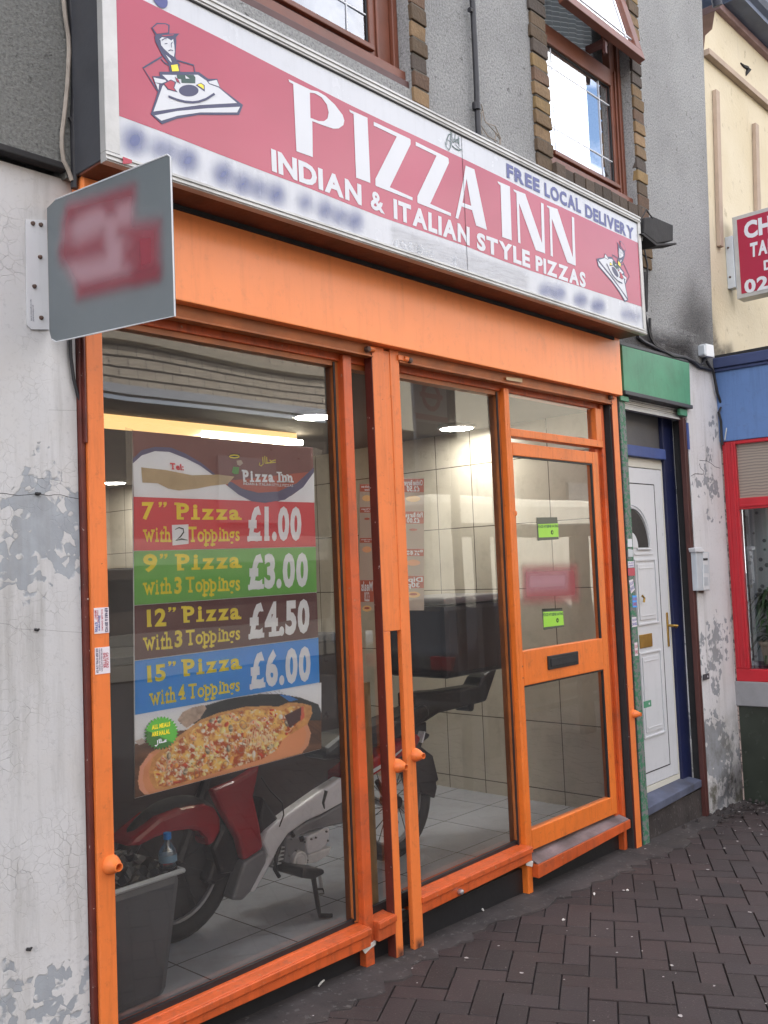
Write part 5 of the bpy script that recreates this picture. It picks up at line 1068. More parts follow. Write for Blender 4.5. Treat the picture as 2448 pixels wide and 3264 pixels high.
sb_ = []
for i in range(60):
    a_ = 6.283*i/60; rr = 132 if i % 2 else 112; sb_.append((262+rr*math.cos(a_), 797+rr*.98*math.sin(a_)-math.cos(a_)*10))
pq('green_burst', 'p_burst', sb_, 12, C_, 'green starburst reading ALL MEALS ARE HALAL')
ty = MB(); kw = dict(off=.0068)
tq(ty, 'ALL MEALS', C_, [(190, 738), (328, 710), (190, 770), (328, 742)], YQ, bold=.05, **kw); tq(ty, 'ARE HALAL', C_, [(190, 790), (326, 765), (190, 822), (326, 798)], YQ, bold=.05, **kw)
K = dict(slab=True, off=.0016)
tq(ty, '7', A_, qd(122, 710, 213, 837), YQ, bold=.036, **K)
for (f_, x, y) in ((A_, 245, 713), (B_, 274, 168), (B_, 342, 602), (B_, 342, 1042)):
    for dx in (0, 36): fillp(ty, [at(*f_(*p), YQ)+Vector((0, -.0016, 0)) for p in ((x+dx+4, y), (x+dx+28, y-2), (x+dx+30, y+16), (x+dx+14, y+38), (x+dx+2, y+36), (x+dx+12, y+20), (x+dx+2, y+18))])
tq(ty, 'Pizza', A_, [(382, 716), (858, 735), (385, 838), (860, 842)], YQ, bold=.036, **K)
tq(ty, 'with', A_, [(135, 893), (335, 895), (140, 1010), (335, 1012)], YQ, bold=.018, **K); tq(ty, 'Toppings', A_, [(472, 893), (860, 893), (475, 1012), (860, 1003)], YQ, bold=.018, gap=.05, **K)
tq(ty, '9', B_, [(140, 168), (257, 166), (140, 308), (257, 303)], YQ, bold=.036, **K); tq(ty, 'Pizza', B_, [(415, 168), (928, 150), (418, 297), (928, 275)], YQ, bold=.036, **K)
tq(ty, 'with', B_, [(145, 375), (365, 355), (150, 500), (365, 488)], YQ, bold=.018, **K); tq(ty, '3', B_, [(395, 356), (455, 352), (395, 487), (455, 482)], YQ, bold=.04, **K); tq(ty, 'Toppings', B_, [(486, 350), (930, 332), (490, 480), (930, 462)], YQ, bold=.018, gap=.05, **K)
tq(ty, '12', B_, [(150, 622), (330, 606), (155, 757), (330, 748)], YQ, bold=.036, **K); tq(ty, 'Pizza', B_, [(465, 592), (925, 562), (470, 722), (925, 692)], YQ, bold=.036, **K)
tq(ty, 'with', B_, [(145, 820), (370, 796), (155, 952), (370, 936)], YQ, bold=.018, **K); tq(ty, '3', B_, [(398, 792), (460, 786), (398, 922), (460, 915)], YQ, bold=.04, **K); tq(ty, 'Toppings', B_, [(488, 783), (930, 745), (492, 912), (930, 862)], YQ, bold=.018, gap=.05, **K)
tq(ty, '15', B_, [(152, 1078), (325, 1058), (158, 1210), (325, 1190)], YQ, bold=.036, **K); tq(ty, 'Pizza', B_, [(465, 1025), (930, 972), (472, 1158), (930, 1096)], YQ, bold=.036, **K)
tq(ty, 'with', B_, [(195, 1275), (400, 1240), (205, 1400), (400, 1370)], YQ, bold=.018, **K); tq(ty, '4', B_, [(428, 1235), (480, 1226), (428, 1353), (480, 1343)], YQ, bold=.04, **K); tq(ty, 'Toppings', B_, [(508, 1222), (928, 1168), (512, 1346), (928, 1280)], YQ, bold=.018, gap=.05, **K)
for pts in ([(1130, 395), (1105, 400), (1085, 415)], [(1130, 412), (1060, 418)], [(1062, 372), (1065, 420)], [(1048, 365), (1050, 420), (1070, 418)], [(1032, 372), (1035, 425), (1020, 440), (1006, 432), (1010, 415)], [(1085, 395), (1100, 405), (1118, 400)]): stroke(ty, [at(*A_(*p), YQ)+Vector((0, -.003-.0001*len(pts), 0)) for p in pts], .0035)
stroke(ty, [at(*A_(*p), YQ)+Vector((0, -.0034, 0)) for p in [(818+38*math.cos(a_/8*6.283), 368+11*math.sin(a_/8*6.283)) for a_ in range(9)]], .004)
obj('lettering', ty, 'yellow', po, label='yellow slab lettering of the pizza sizes')
tw = MB(); P5 = dict(bold=.05, slab=True, off=.0020, gap=.05)
tq(tw, '£1.00', A_, [(922, 745), (1326, 752), (922, 990), (1326, 986)], YQ, **P5); tq(tw, '£3.00', B_, [(1000, 174), (1482, 160), (1000, 440), (1482, 415)], YQ, **P5)
tq(tw, '£4.50', B_, [(1003, 575), (1494, 535), (1003, 842), (1494, 790)], YQ, **P5); tq(tw, '£6.00', B_, [(1008, 978), (1503, 918), (1013, 1250), (1503, 1180)], YQ, **P5)
tq(tw, 'Pizza Inn', A_, [(880, 468), (1256, 490), (885, 555), (1258, 560)], YQ, bold=.045, slab=True, off=.0030); tq(tw, 'INDIAN & ITALIAN STYLE PIZZAS', A_, [(885, 562), (1262, 578), (887, 582), (1262, 598)], YQ, bold=.02, off=.0030)
for pts in ([(300, 848), (285, 852)], [(300, 858), (245, 872)], [(258, 840), (260, 870)], [(245, 842), (248, 874)], [(232, 850), (236, 880), (222, 895), (214, 888)]): stroke(tw, [at(*C_(*p), YQ)+Vector((0, -.0069, 0)) for p in pts], .003)
obj('lettering', tw, 'p_white', po, label='white price lettering')
tr3 = MB(); tq(tr3, 'Tel:', A_, [(332, 414), (432, 428), (335, 462), (437, 472)], YQ, bold=.04, slab=True, off=.0035); obj('lettering', tr3, 'p_red', po)
pq('number_patch', 'p_white', [(347, 885), (472, 880), (474, 1028), (352, 1040)], 5, A_, 'white paper patch with a handwritten 2')
hw = MB(); stroke(hw, [at(*A_(*p), YQ)+Vector((0, -.0032, 0)) for p in ((370, 920), (400, 905), (432, 915), (435, 940), (410, 975), (375, 1002), (420, 992), (466, 1000))], [.002, .004, .005, .005, .005, .005, .006, .002]); obj('handwriting', hw, 'black', po)
pq('chef_print', 'p_burst', [(810, 445), (855, 450), (850, 500), (820, 502), (800, 490)], 6, A_); pq('chef_print', 'p_garlic', [(835, 400), (870, 395), (885, 420), (860, 440), (840, 430)], 6, A_); pq('chef_print', 'p_pan', [(770, 365), (800, 345), (860, 350), (855, 385), (800, 385)], 5.6, A_)
slv = MB()
for q_ in ([(540, 740), (575, 748), (585, 1000), (548, 990)], [(1350, 825), (1395, 840), (1380, 870), (1350, 880)]): slv.poly([at(*r3(*p), YQ-.0008) for p in q_])
b = NB('clear tape'); b.t.nodes.remove(b.b); tr = b.n('BsdfTransparent'); gl = b.n('BsdfDiffuse'); gl.inputs['Color'].default_value = (.7, .62, .5, 1); mx_ = b.n('MixShader'); mx_.inputs[0].default_value = .22; b.l(tr.outputs[0], mx_.inputs[1]); b.l(gl.outputs[0], mx_.inputs[2]); b.l(mx_.outputs[0], b.o.inputs['Surface']); obj('clear_tape', slv, b.m, po)
# ================================================================= DOOR STICKERS
YG = Yd+.0165
fd = zm(1600, 1200, 3.16)
for (f_, outer, inner, cx_, cy_, lab) in ((fd, [(348, 1420), (558, 1418), (572, 1640), (360, 1655)], [(362, 1488), (565, 1480), (570, 1615), (370, 1622)], 504, 1570, 'green food hygiene sticker with number 4, upper one in the orange door glass'),
                                     (zm(1224, 1632, 1.3554), [(682, 418), (770, 415), (777, 495), (690, 510)], [(687, 432), (773, 428), (777, 488), (690, 498)], 749, 468, 'green food hygiene sticker with number 4, lower one in the orange door glass')):
    t = thing('hygiene_sticker', lab, 'sticker', tuple(at(*f_(*outer[3]), YG)), 'hygiene stickers in the door')
    b = MB(); b.prism(pp(f_, outer, YG), (0, .0008, 0)); obj('backing', b, 'limed', t); b = MB(); b.poly(pp(f_, inner, YG, .0005)); obj('green_field', b, 'lime', t)
    p = at(*f_(cx_, cy_), YG); b = MB(); b.lathe([(.0001, -.0013), (.0115, -.0012), (.0115, -.0008)], p, 'y', 20); obj('black_disc', b, 'black', t)
    b = MB(); textquad(b, '4', [p+Vector((-.005, -.002, .007)), p+Vector((.005, -.002, .007)), p+Vector((-.005, -.002, -.007)), p+Vector((.005, -.002, -.007))], bold=.03); obj('numeral', b, 'lime', t)
    b = MB(); I = pp(f_, inner, YG, .001); textquad(b, 'FOOD HYGIENE RATING', [I[0].lerp(I[3], .08), I[1].lerp(I[2], .08), I[0].lerp(I[3], .28), I[1].lerp(I[2], .28)], bold=.02); obj('print', b, 'greenink', t)
ds = thing('door_notice', 'smudged red notice stuck in the upper door glass', 'notice', tuple(at(1660, 1900, YG)))
fe = zm(1224, 1632, 1.3554)
soft('red_field', 'softred', [at(*fe(*p), YG) for p in ((600, 240), (830, 235), (838, 375), (605, 385))], .045, ds, 22, .80); soft('pale_smear', 'softpink', [at(*fe(*p), YG-.001) for p in ((620, 265), (790, 260), (790, 330), (620, 340))], .04, ds, 18, .6)
# ================================================================= INTERIOR
def disc_lamp(x, y, lab):
    t = thing('ceiling_light', lab, 'ceiling light', (x, y, 2.42), 'round ceiling lights'); b = MB(); b.lathe([(.115, 0), (.118, -.012), (.105, -.02), (.10, -.018)], (x, y, 2.42), 'z', 28); obj('rim', b, 'upvc', t, smooth=True)
    b = MB(); b.lathe([(.1, -.0185), (.0001, -.022)], (x, y, 2.42), 'z', 28); obj('diffuser', b, 'lamp', t)
disc_lamp(3.55, 1.16, 'round lit ceiling light seen above the price poster'); disc_lamp(4.60, .99, 'round lit ceiling light beside the tiled wall, seen in the middle window'); disc_lamp(4.50, 4.75, 'small distant round ceiling light at the back of the shop')
t = thing('tube_and_glow', 'fluorescent tube with a glowing slab for its warm light on the ceiling behind the price poster', 'light', (3.1, 1.9, 2.38))
b = MB(); b.box(1.9, 3.95, 1.74, 1.98, 2.385, 2.419); obj('ceiling_glow', b, 'warm', t); b = MB(); b.tube([(3.35, 1.9, 2.365), (4.0, 1.75, 2.365)], .018, 10); obj('tube', b, 'tube', t)  # glowing slab stands in for the ceiling patch lit by the tube
t = thing('serving_counter', 'dark serving counter with a black display case behind the motorbike', 'counter', (2, 3.6, .12))
b = MB(); b.box(-.5, 3.95, 1.45, 2.1, .12, 1.15); obj('front', b, paint('dark counter', (.035, .02, .018), .3, .2, 4, .05), t, bevel=.01); b = MB(); b.box(-.5, 3.98, 1.42, 2.13, 1.151, 1.19); obj('worktop', b, 'darkgrey', t, bevel=.004)
b = MB(); b.box(-.5, 3.9, 1.95, 2.08, 1.191, 1.62); obj('display_case', b, 'black', t, bevel=.01)
b = MB(); b.box(-.5, 3.9, 4.9, 5.35, 1.7, 2.3); tag(obj('wall_cupboard', b, paint('maroon cupboard', (.08, .015, .012), .4, .2, 4, .05), bevel=.01), 'dark maroon menu cupboard high on the back wall of the shop', 'cupboard')
# menu panels seen through the middle windows, printed on their far side (reads reversed)
def menu(f_, x0, x1, y0, y1, Y, rows, lab):
    t = thing('menu_panel', lab, 'menu', tuple(at(*f_(x0, y1), Y)), 'menu panels in the window'); b = MB(); b.prism(pp(f_, [(x0, y0), (x1, y0), (x1, y1), (x0, y1)], Y), (0, .003, 0)); obj('sheet', b, 'p_garlic', t)
    for k, (ya, yb, s_) in enumerate(rows):
        b = MB(); b.poly(pp(f_, [(x0+4, ya), (x1-4, ya), (x1-4, yb), (x0+4, yb)], Y, .001)); obj('red_heading', b, 'p_coral', t)
        c = MB(); A = [at(*f_(x1-14, ya+8), Y), at(*f_(x0+14, ya+8), Y), at(*f_(x1-14, (ya+yb)/2-3), Y), at(*f_(x0+14, (ya+yb)/2-3), Y)]; textquad(c, s_[0], A, bold=.03, off=.0016)
        A = [at(*f_(x1-40, (ya+yb)/2+4), Y), at(*f_(x0+40, (ya+yb)/2+4), Y), at(*f_(x1-40, yb-8), Y), at(*f_(x0+40, yb-8), Y)]; textquad(c, s_[1], A, bold=.03, off=.0016); obj('print', c, 'p_white', t)
        d = MB(); cxm = (x0+x1)/2; cym = yb+55; wdm = (x1-x0)*.32
        fillp(d, pp(f_, [(cxm+wdm*math.cos(a_), cym+26*math.sin(a_)) for a_ in [6.283*j/14 for j in range(14)]], Y, .0012)); obj('food_picture', d, ('p_crust', 'p_garlic', 'p_board')[k % 3], t)
        if k % 2: e = MB(); fillp(e, pp(f_, [(cxm+wdm*.6*math.cos(a_), cym-4+10*math.sin(a_)) for a_ in [6.283*j/10 for j in range(10)]], Y, .0018)); obj('food_picture', e, 'p_coral', t)
f33 = zm(1100, 1100, 2.6017)
menu(f33, 470, 655, 1100, 2200, .30, [(1110, 1220, ('Chicken Burger', '£2.50')), (1380, 1480, ('Fish Burger', '£2.00')), (1690, 1750, ('Burger', '£1.99')), (1915, 2015, ('Dips', '30p'))], 'tall white menu panel with red headings ending in Dips 30p, in the middle window')
menu(f33, 118, 240, 1150, 2200, .30, [(1155, 1215, ('Chicken', 'Donner')), (1345, 1390, ('Wings', '£2.50')), (1600, 1640, ('Strips', '£1.70')), (1950, 2130, ('Meals', '£2.20'))], 'narrow white menu panel with red headings between mullion and shutter guides')
# waste bin with bottle
bn = thing('waste_bin', 'tall grey waste bin standing inside the left window', 'bin', (1.80, .42, .12))
b = MB(); b.hexa([(1.60, .27, .12), (1.92, .27, .12), (1.92, .60, .12), (1.60, .60, .12), (1.57, .24, .53), (1.975, .24, .53), (1.975, .64, .53), (1.57, .64, .53)]); obj('body', b, 'plasticgrey', bn, bevel=.03)
b = MB(); b.tube([(1.57, .24, .53), (1.975, .24, .535), (1.975, .64, .53), (1.57, .64, .53), (1.57, .24, .53)], .010, 8); obj('rim', b, 'galv', bn)
b = MB(); rnd = random.Random(9); n_ = 16
for j in range(n_):
    for i in range(n_):
        pass
gv = [[(1.575+.40*i/n_, .25+.38*j/n_, .535+.05*math.exp(-((i-8)**2+(j-8)**2)/30)+rnd.uniform(-.014, .016)) for i in range(n_+1)] for j in range(n_+1)]
b.add([p for r_ in gv for p in r_], [(j*(n_+1)+i, j*(n_+1)+i+1, (j+1)*(n_+1)+i+1, (j+1)*(n_+1)+i) for j in range(n_) for i in range(n_)]); obj('bin_liner', b, paint('black bin bag', (.010, .013, .020), .5, .2, 9, 0), bn, smooth=False)
bo = thing('plastic_bottle', 'clear plastic bottle with a blue cap lying on top of the grey bin', 'bottle', (1.95, .33, .57)); bx, by = 1.955, .30
b = MB(); b.lathe([(.030, .545), (.032, .56), (.032, .585), (.030, .60), (.012, .63), (.012, .64)], (bx, by, 0), 'z', 18); obj('body', b, glass('bottle plastic', (.75, .82, .88), 1.5, .08, 0), bo, smooth=True)
b = MB(); b.lathe([(.0142, .638), (.0142, .660), (.0001, .661)], (bx, by, 0), 'z', 16); obj('cap', b, prt('blue cap', (.01, .20, .62)), bo, smooth=True)
b = MB(); b.lathe([(.0325, .562), (.0325, .586)], (bx, by, 0), 'z', 18); obj('label_band', b, prt('bottle label', (.18, .30, .42)), bo, smooth=True)
# ================================================================= SCOOTER (step-through motorbike)
mc = thing('motorbike', 'red and silver step through delivery motorbike parked on the shop floor behind the glass', 'motorbike', (2.9, .65, .12))
D_f = zm(350, 2250, 2.0738); E_f = zm(1100, 1900, 2.4583)
def side(name, mat, f_, pts, y0, y1, bev=.012, label=None):
    b = MB(); P = [at(*f_(*p), y0) for p in pts]; b.prism(P, (0, y1-y0, 0)); return obj(name, b, mat, mc, bevel=bev, smooth=False, label=label)
def wheel(x, z, R_=.245, r_=.038, y=.65):
    b = MB(); b.torus((x, y, z), R_, r_, 'y', 40, 10, 1.1); wh = obj('wheel', b, 'tyre', mc, smooth=True)
    b = MB(); b.torus((x, y, z), R_-.035, .010, 'y', 36, 8, 1.6); obj('rim', b, 'mcgrey', wh, smooth=True)
    b = MB(); b.lathe([(.03, -.05), (.035, -.02), (.035, .02), (.03, .05)], (x, y, z), 'y', 16)
    for k in range(18):
        a_ = 6.283*k/18; b.tube([(x+.03*math.cos(a_+.6), y+(-.02 if k % 2 else .02), z+.03*math.sin(a_+.6)), (x+(R_-.04)*math.cos(a_), y, z+(R_-.04)*math.sin(a_))], .0022, 4)
    obj('hub', b, 'mcdark', wh); return wh
wf = wheel(2.22, .405); wheel(3.50, .405)
b = MB(); b.lathe([(.0001, -.012), (.205, -.012), (.205, .012), (.0001, .012)], (2.22, .665, .405), 'y', 32); obj('wheel_shadow_disc', b, 'black', wf)  # black disc added for the shadow inside the front wheel
side('front_mudguard', 'mcred', D_f, [(115, 935), (170, 875), (330, 740), (480, 680), (640, 650), (705, 675), (738, 740), (738, 830), (700, 900), (655, 940), (645, 880), (600, 835), (540, 822), (420, 838), (300, 880), (200, 932)], .57, .73, .02)
side('fork', 'mcdark', D_f, [(640, 860), (740, 830), (850, 1000), (860, 1100), (720, 1170), (700, 1190), (640, 1170), (700, 1000)], .60, .70, .015)
side('leg_shield', 'mcred', D_f, [(680, 560), (830, 500), (940, 430), (1000, 380), (955, 600), (1000, 800), (1020, 945), (890, 1032), (850, 880), (740, 690)], .53, .58, .015)
side('leg_shield', 'mcdark', D_f, [(700, 660), (850, 880), (885, 1030), (850, 1100), (740, 1120), (680, 940), (735, 820)], .58, .74, .02, 'black inner side of the leg shield')
side('fairing_tip', 'mcgrey', D_f, [(890, 1035), (1020, 950), (1045, 985), (1035, 1040), (935, 1230), (880, 1290), (808, 1285)], .53, .60, .012)
side('side_panel', 'mcsilver', D_f, [(1012, 905), (1040, 830), (1110, 770), (1230, 680), (1400, 560), (1540, 470), (1545, 640), (1400, 720), (1300, 765), (1180, 850), (1120, 940), (1060, 1060), (1000, 1160), (960, 1235), (930, 1232), (1048, 1000), (1040, 960)], .535, .60, .014, 'silver side panel')
side('side_panel', 'mcgrey', D_f, [(1180, 850), (1300, 768), (1410, 720), (1545, 640), (1640, 660), (1640, 760), (1450, 800), (1330, 830), (1230, 870)], .55, .72, .01, 'dark grey lower side panel')
side('floor_tunnel', 'mcdark', D_f, [(1020, 600), (1130, 760), (1000, 860), (985, 760)], .56, .74, .015)
side('tail_panel', 'mcred', E_f, [(60, 1400), (200, 1290), (330, 1205), (470, 1120), (570, 1080), (600, 1110), (560, 1200), (460, 1250), (330, 1340), (200, 1430), (60, 1490)], .545, .72, .012, 'red tail panel with a white stripe')
b = MB(); stroke(b, [at(*E_f(*p), .543) for p in ((60, 1440), (215, 1375), (320, 1310), (450, 1200))], [.010, .018, .016, .008]); obj('white_stripe', b, 'ink', mc)
b = MB(); q = [(2.98, .75), (3.10, .80), (3.3, .80), (3.55, .83), (3.72, .86), (3.74, .80), (3.6, .74), (3.3, .70), (3.1, .69), (2.99, .70)]; b.prism([(x, .56, z) for x, z in q], (0, .18, 0)); obj('seat', b, 'mcdark', mc, bevel=.03)
side('engine_case', 'mcgrey', D_f, [(1170, 870), (1200, 850), (1290, 880), (1300, 960), (1290, 1070), (1240, 1110), (1180, 1105), (1155, 1040), (1165, 950)], .55, .70, .012)
ec = at(*D_f(1240, 1020), .55)
b = MB(); b.lathe([(.0001, -.026), (.022, -.025), (.028, -.018), (.034, -.022), (.040, -.020), (.043, 0), (.043, .03)], ec, 'y', 28); obj('crankcase_cover', b, 'engine', mc, smooth=True)
side('chain_cover', 'mcsilver', D_f, [(1300, 870), (1440, 800), (1455, 810), (1452, 900), (1395, 960), (1310, 985), (1300, 930)], .545, .60, .008)
side('chain_cover', 'engine', D_f, [(1310, 985), (1395, 955), (1470, 930), (1450, 985), (1370, 1035), (1310, 1045)], .55, .62, .006)
b = MB(); b.tube([at(*D_f(*p), .56) for p in ((1160, 830), (1130, 900), (1100, 1000), (1090, 1080), (1120, 1130))], .009, 8); b.tube([at(*D_f(*p), .55) for p in ((1200, 840), (1215, 860))], .010, 8); b.tube([at(*D_f(*p), .55) for p in ((1265, 870), (1270, 890))], .012, 8); obj('hose', b, 'mcdark', mc, smooth=True)
side('footrest', 'mcdark', D_f, [(1280, 1070), (1420, 1080), (1425, 1110), (1350, 1150), (1270, 1140)], .42, .60, .01)
K0 = Vector((2.729, .362, .122)); K1 = at(*D_f(1345, 1130), .50)
b = MB(); b.tube([K1, K0.lerp(K1, .25)+Vector((0, 0, .0)), K0+Vector((0, 0, .012)), K0+Vector((.05, -.02, .004))], [.012, .010, .011, .008], 8); st_ = obj('kickstand', b, 'mcdark', mc, smooth=True)
P1 = K1.lerp(K0, .45); b = MB(); b.tube([P1, P1+Vector((.035, -.01, .0)), P1+Vector((.03, -.01, .02)), P1+Vector((.0, 0, .025))], .004, 6); obj('kickstand_tang', b, 'mcdark', mc)
b = MB(); 
for k in range(14): c_ = K1.lerp(K0, .02+.36*k/14)+Vector((.03, -.01, 0)); b.torus(c_, .007, .0018, 'z', 10, 5)
obj('spring', b, 'steel', mc)
side('rear_mudguard', 'mcdark', E_f, [(555, 1010), (640, 985), (640, 1060), (600, 1180), (690, 1250), (735, 1440), (715, 1460), (722, 1500), (705, 1585), (600, 1540), (570, 1440), (540, 1250), (540, 1100)], .59, .71, .006)
side('tail_light', 'mcdark', E_f, [(620, 1060), (665, 1085), (655, 1110), (610, 1145), (605, 1100)], .59, .71, .004); side('indicator', 'mcsilver', E_f, [(600, 1150), (625, 1060), (632, 1065), (612, 1150)], .55, .60, .002)
b = MB()
for k in range(7):
    p = at(*D_f(1240+62*math.cos(k*.9), 1020+66*math.sin(k*.9)), .549); b.lathe([(.001, -.008), (.004, -.008), (.0045, 0)], p, 'y', 8)
for (x_, y_) in ((1330, 880), (1430, 830), (1440, 890), (1200, 880), (1285, 900), (1360, 870)): b.lathe([(.001, -.007), (.004, -.007), (.0045, 0)], at(*D_f(x_, y_), .543), 'y', 8)
obj('bolt', b, 'mcgrey', mc)
b = MB()
for k in range(5): p = at(*D_f(1130-k*4, 930+k*26), .58); b.box(p.x-.045, p.x+.04, .56, .74, p.z-.002, p.z+.002)
obj('cylinder_fin', b, 'engine', mc)
b = MB(); b.tube([at(*D_f(*p), .535) for p in ((1000, 470), (1060, 560), (1140, 640), (1150, 720), (1120, 800))], .0035, 6); b.tube([at(*D_f(*p), .60) for p in ((760, 700), (700, 800), (690, 950), (740, 1050))], .004, 6); b.tube([at(*D_f(*p), .54) for p in ((1425, 560), (1405, 640), (1415, 680))], [.012, .010, .006], 8); obj('brake_cable', b, 'mcdark', mc, smooth=True)
b = MB(); 
for k in range(14): p = at(*E_f(250+k*5, 1490+k*9), .62); b.lathe([(.005, -.004), (.005, .004)], p, 'y', 8)
obj('chain', b, 'steel', mc); b = MB(); b.tube([at(*E_f(*p), .60) for p in ((250, 1450), (330, 1600), (400, 1780))], .014, 8); obj('swing_arm', b, 'mcdark', mc); b = MB(); b.tube([at(*E_f(*p), .80) for p in ((230, 1600), (330, 1640), (480, 1660), (560, 1640))], [.02, .025, .035, .03], 10); obj('exhaust', b, 'steel', mc, smooth=True)
side('rear_rack', 'mcdark', E_f, [(540, 760), (800, 740), (1050, 700), (1080, 640), (1160, 560), (1200, 560), (1112, 825), (1020, 850), (1015, 905), (990, 908), (980, 860), (740, 920), (640, 985), (555, 1010)], .60, .72, .015, 'black rear carrier bracket')
b = MB(); b.tube([(2.52, .45, .98), (2.50, .55, 1.02), (2.50, .65, 1.02), (2.50, .75, 1.02), (2.52, .85, .98)], .014, 8); b.tube([(2.50, .65, 1.02), (2.40, .65, .75), (2.24, .65, .42)], .022, 8); obj('handlebar', b, 'mcdark', mc, smooth=True)
bx_ = thing('delivery_box', 'black insulated delivery box on the rear carrier of the motorbike', 'box', (4.0, .66, .98))
b = MB(); b.box(3.74, 4.28, .45, .87, .985, 1.36); obj('body', b, 'mcdark', bx_, bevel=.03); b = MB(); b.box(3.73, 4.29, .44, .88, 1.362, 1.40); obj('lid', b, 'mcgrey', bx_, bevel=.015)
# ================================================================= LITTER
rnd = random.Random(44); k = 0
spots = [((1500+65/1.75, 2650+447/1.75), 'curled white scrap'), ((1500+873/1.75, 2650+303/1.75), 'round white chewing gum'), ((1500+517/1.75, 2650+483/1.75), 'small white cigarette end'), ((1500+688/1.75, 2650+327/1.75), 'flat pinkish paper flake'), ((1000+70/2.765, 2950+588/2.765), 'long white straw piece')]
for i, ((x, y), lab) in enumerate(spots):
    p = atZ(x, y, gz(3)); p.z = gz(p.x)+(.016 if p.y > -.12 else .003)
    b = MB(); l_ = .025 if i in (0, 3) else (.05 if i == 4 else .012); a_ = rnd.uniform(0, 3) if i != 4 else .4; d = Vector((math.cos(a_), math.sin(a_), 0)); b.tube([p-d*l_/2+Vector((0, 0, .003)), p+Vector((0, 0, .005)), p+d*l_/2+Vector((0, 0, .003))], [.003, .006 if i != 4 else .004, .003], 6)
    tag(obj('litter', b, 'litter', smooth=True), lab+{0: ' on the dark cement beside the shopfront base', 1: ' on the pavers before the door', 2: ' in a paver joint before the door post', 3: ' on the cement edge before the threshold', 4: ' on the cement under the left window sill'}[i], 'litter', 'litter on the pavement')
b = MB()
for i in range(320):
    x, y = rnd.uniform(1.8, 9), rnd.uniform(-2.4, -.02)
    if rnd.random() < .25: x, y = rnd.gauss(6.0, .35), rnd.gauss(-.25, .15)
    s_ = rnd.choice((.003, .004, .006, .009)); z = gz(x)+.004+(.012 if y > -.14 else 0)
    n_ = 6; ph = rnd.uniform(0, 3); b.poly([(x+s_*math.cos(6.283*j/n_+ph)*rnd.uniform(.6, 1.3), y+s_*math.sin(6.283*j/n_+ph)*rnd.uniform(.5, 1.2), z+rnd.uniform(0, .0008)) for j in range(n_)])
o = obj('grit', b, paint('pale grit', (.34, .31, .30), .8, .3, 60, 0)); o['kind'] = 'stuff'
b = MB()
for i in range(60):
    x, y = rnd.gauss(6.0, .28), rnd.gauss(-.08, .09); y = min(y, -.01); z = gz(x)+.014; s_ = rnd.uniform(.006, .02); a_ = rnd.uniform(0, 3)
    b.hexa([(x-s_, y-s_*.6, z), (x+s_, y-s_*.5, z), (x+s_*.8, y+s_*.6, z), (x-s_, y+s_*.5, z), (x-s_*.7, y-s_*.4, z+s_), (x+s_*.6, y-s_*.4, z+s_*.8), (x+s_*.6, y+s_*.4, z+s_), (x-s_*.6, y+s_*.4, z+s_*.7)])
o = obj('debris', b, 'concrete'); o['kind'] = 'stuff'
# ================================================================= ACROSS THE STREET (what the glass reflects)
ob = thing('opposite_building', 'tile hung brick terrace across the street', 'building', (12, -13.2, 0))
b = MB(); b.box(-25, 60, -13.4, -13, -.4, 5.0); obj('wall', b, paint('sooty brick wall', (.10, .075, .06), .85, .25, 2, .3), ob)
def tiles():
    b = NB('clay hanging tile'); sx = b.n('SeparateXYZ'); b.l(b.co(), sx.inputs[0]); r_ = b.math('FRACT', b.math('MULTIPLY', sx.outputs[2], 5)); g = b.math('LESS_THAN', r_, .2)
    row = b.math('FLOOR', b.math('MULTIPLY', sx.outputs[2], 5)); u = b.math('FRACT', b.math('ADD', b.math('MULTIPLY', sx.outputs[0], 2.6), b.math('MULTIPLY', row, .5))); g = b.math('MAXIMUM', g, b.math('LESS_THAN', u, .05))
    b.col(b.mix(g, b.ramp(b.noise(3, 4), [(.3, (.48, .41, .32)), (.7, (.66, .57, .45))]), (.06, .05, .04))); b.set(Roughness=.85); return b.m
b = MB(); b.hexa([(-25, -12.9, 5.25), (17, -12.9, 5.25), (17, -13.4, 5.25), (-25, -13.4, 5.25), (-25, -13.3, 8.6), (17, -13.3, 8.6), (17, -13.8, 8.6), (-25, -13.8, 8.6)]); obj('tile_hanging', b, tiles(), ob)
b = MB(); b.box(-25, 17.2, -12.85, -12.6, 5.05, 5.22); obj('gutter', b, 'ink', ob); b = MB(); b.box(-25, 17, -13.2, -12.85, 6.08, 6.22); obj('coping', b, prt('pale coping', (.60, .52, .40)), ob)
for i in range(9): b = MB(); b.box(-6+i*4.5, -4.4+i*4.5, -12.99, -12.9, 2.6, 4.0); obj('window', b, prt('far window frame', (.16, .15, .14)), ob)
b = MB(); b.box(17.5, 60, -13.2, -12.8, 5.0, 9.5); obj('pale_wall', b, prt('cream far render', (.62, .56, .42)), ob)
b = MB(); b.box(-25, 60, -12.95, -12.6, -.3, .5); b.box(2, 60, -12.4, -12.3, 1.8, 2.3); obj('shop_band', b, prt('far shop fascia', (.30, .28, .24)), ob)
lo = thing('lorry', 'white curtain sided lorry parked across the road', 'lorry', (15, -7.3, 0))
b = NB('cream tarpaulin'); m2 = b.n('Mapping'); m2.inputs['Scale'].default_value = (3, 1, .3); b.l(b.co(), m2.inputs['Vector']); b.col(b.ramp(b.noise(2, 4, .5, m2.outputs['Vector']), [(.3, (.66, .62, .50)), (.7, (.80, .76, .63))])); b.bump(b.noise(2, 3, .5, m2.outputs['Vector']), .6, .05)
q = MB(); q.box(11.9, 19.5, -9.6, -7.15, .55, 2.75); obj('curtain_side', q, b.m, lo, bevel=.15)
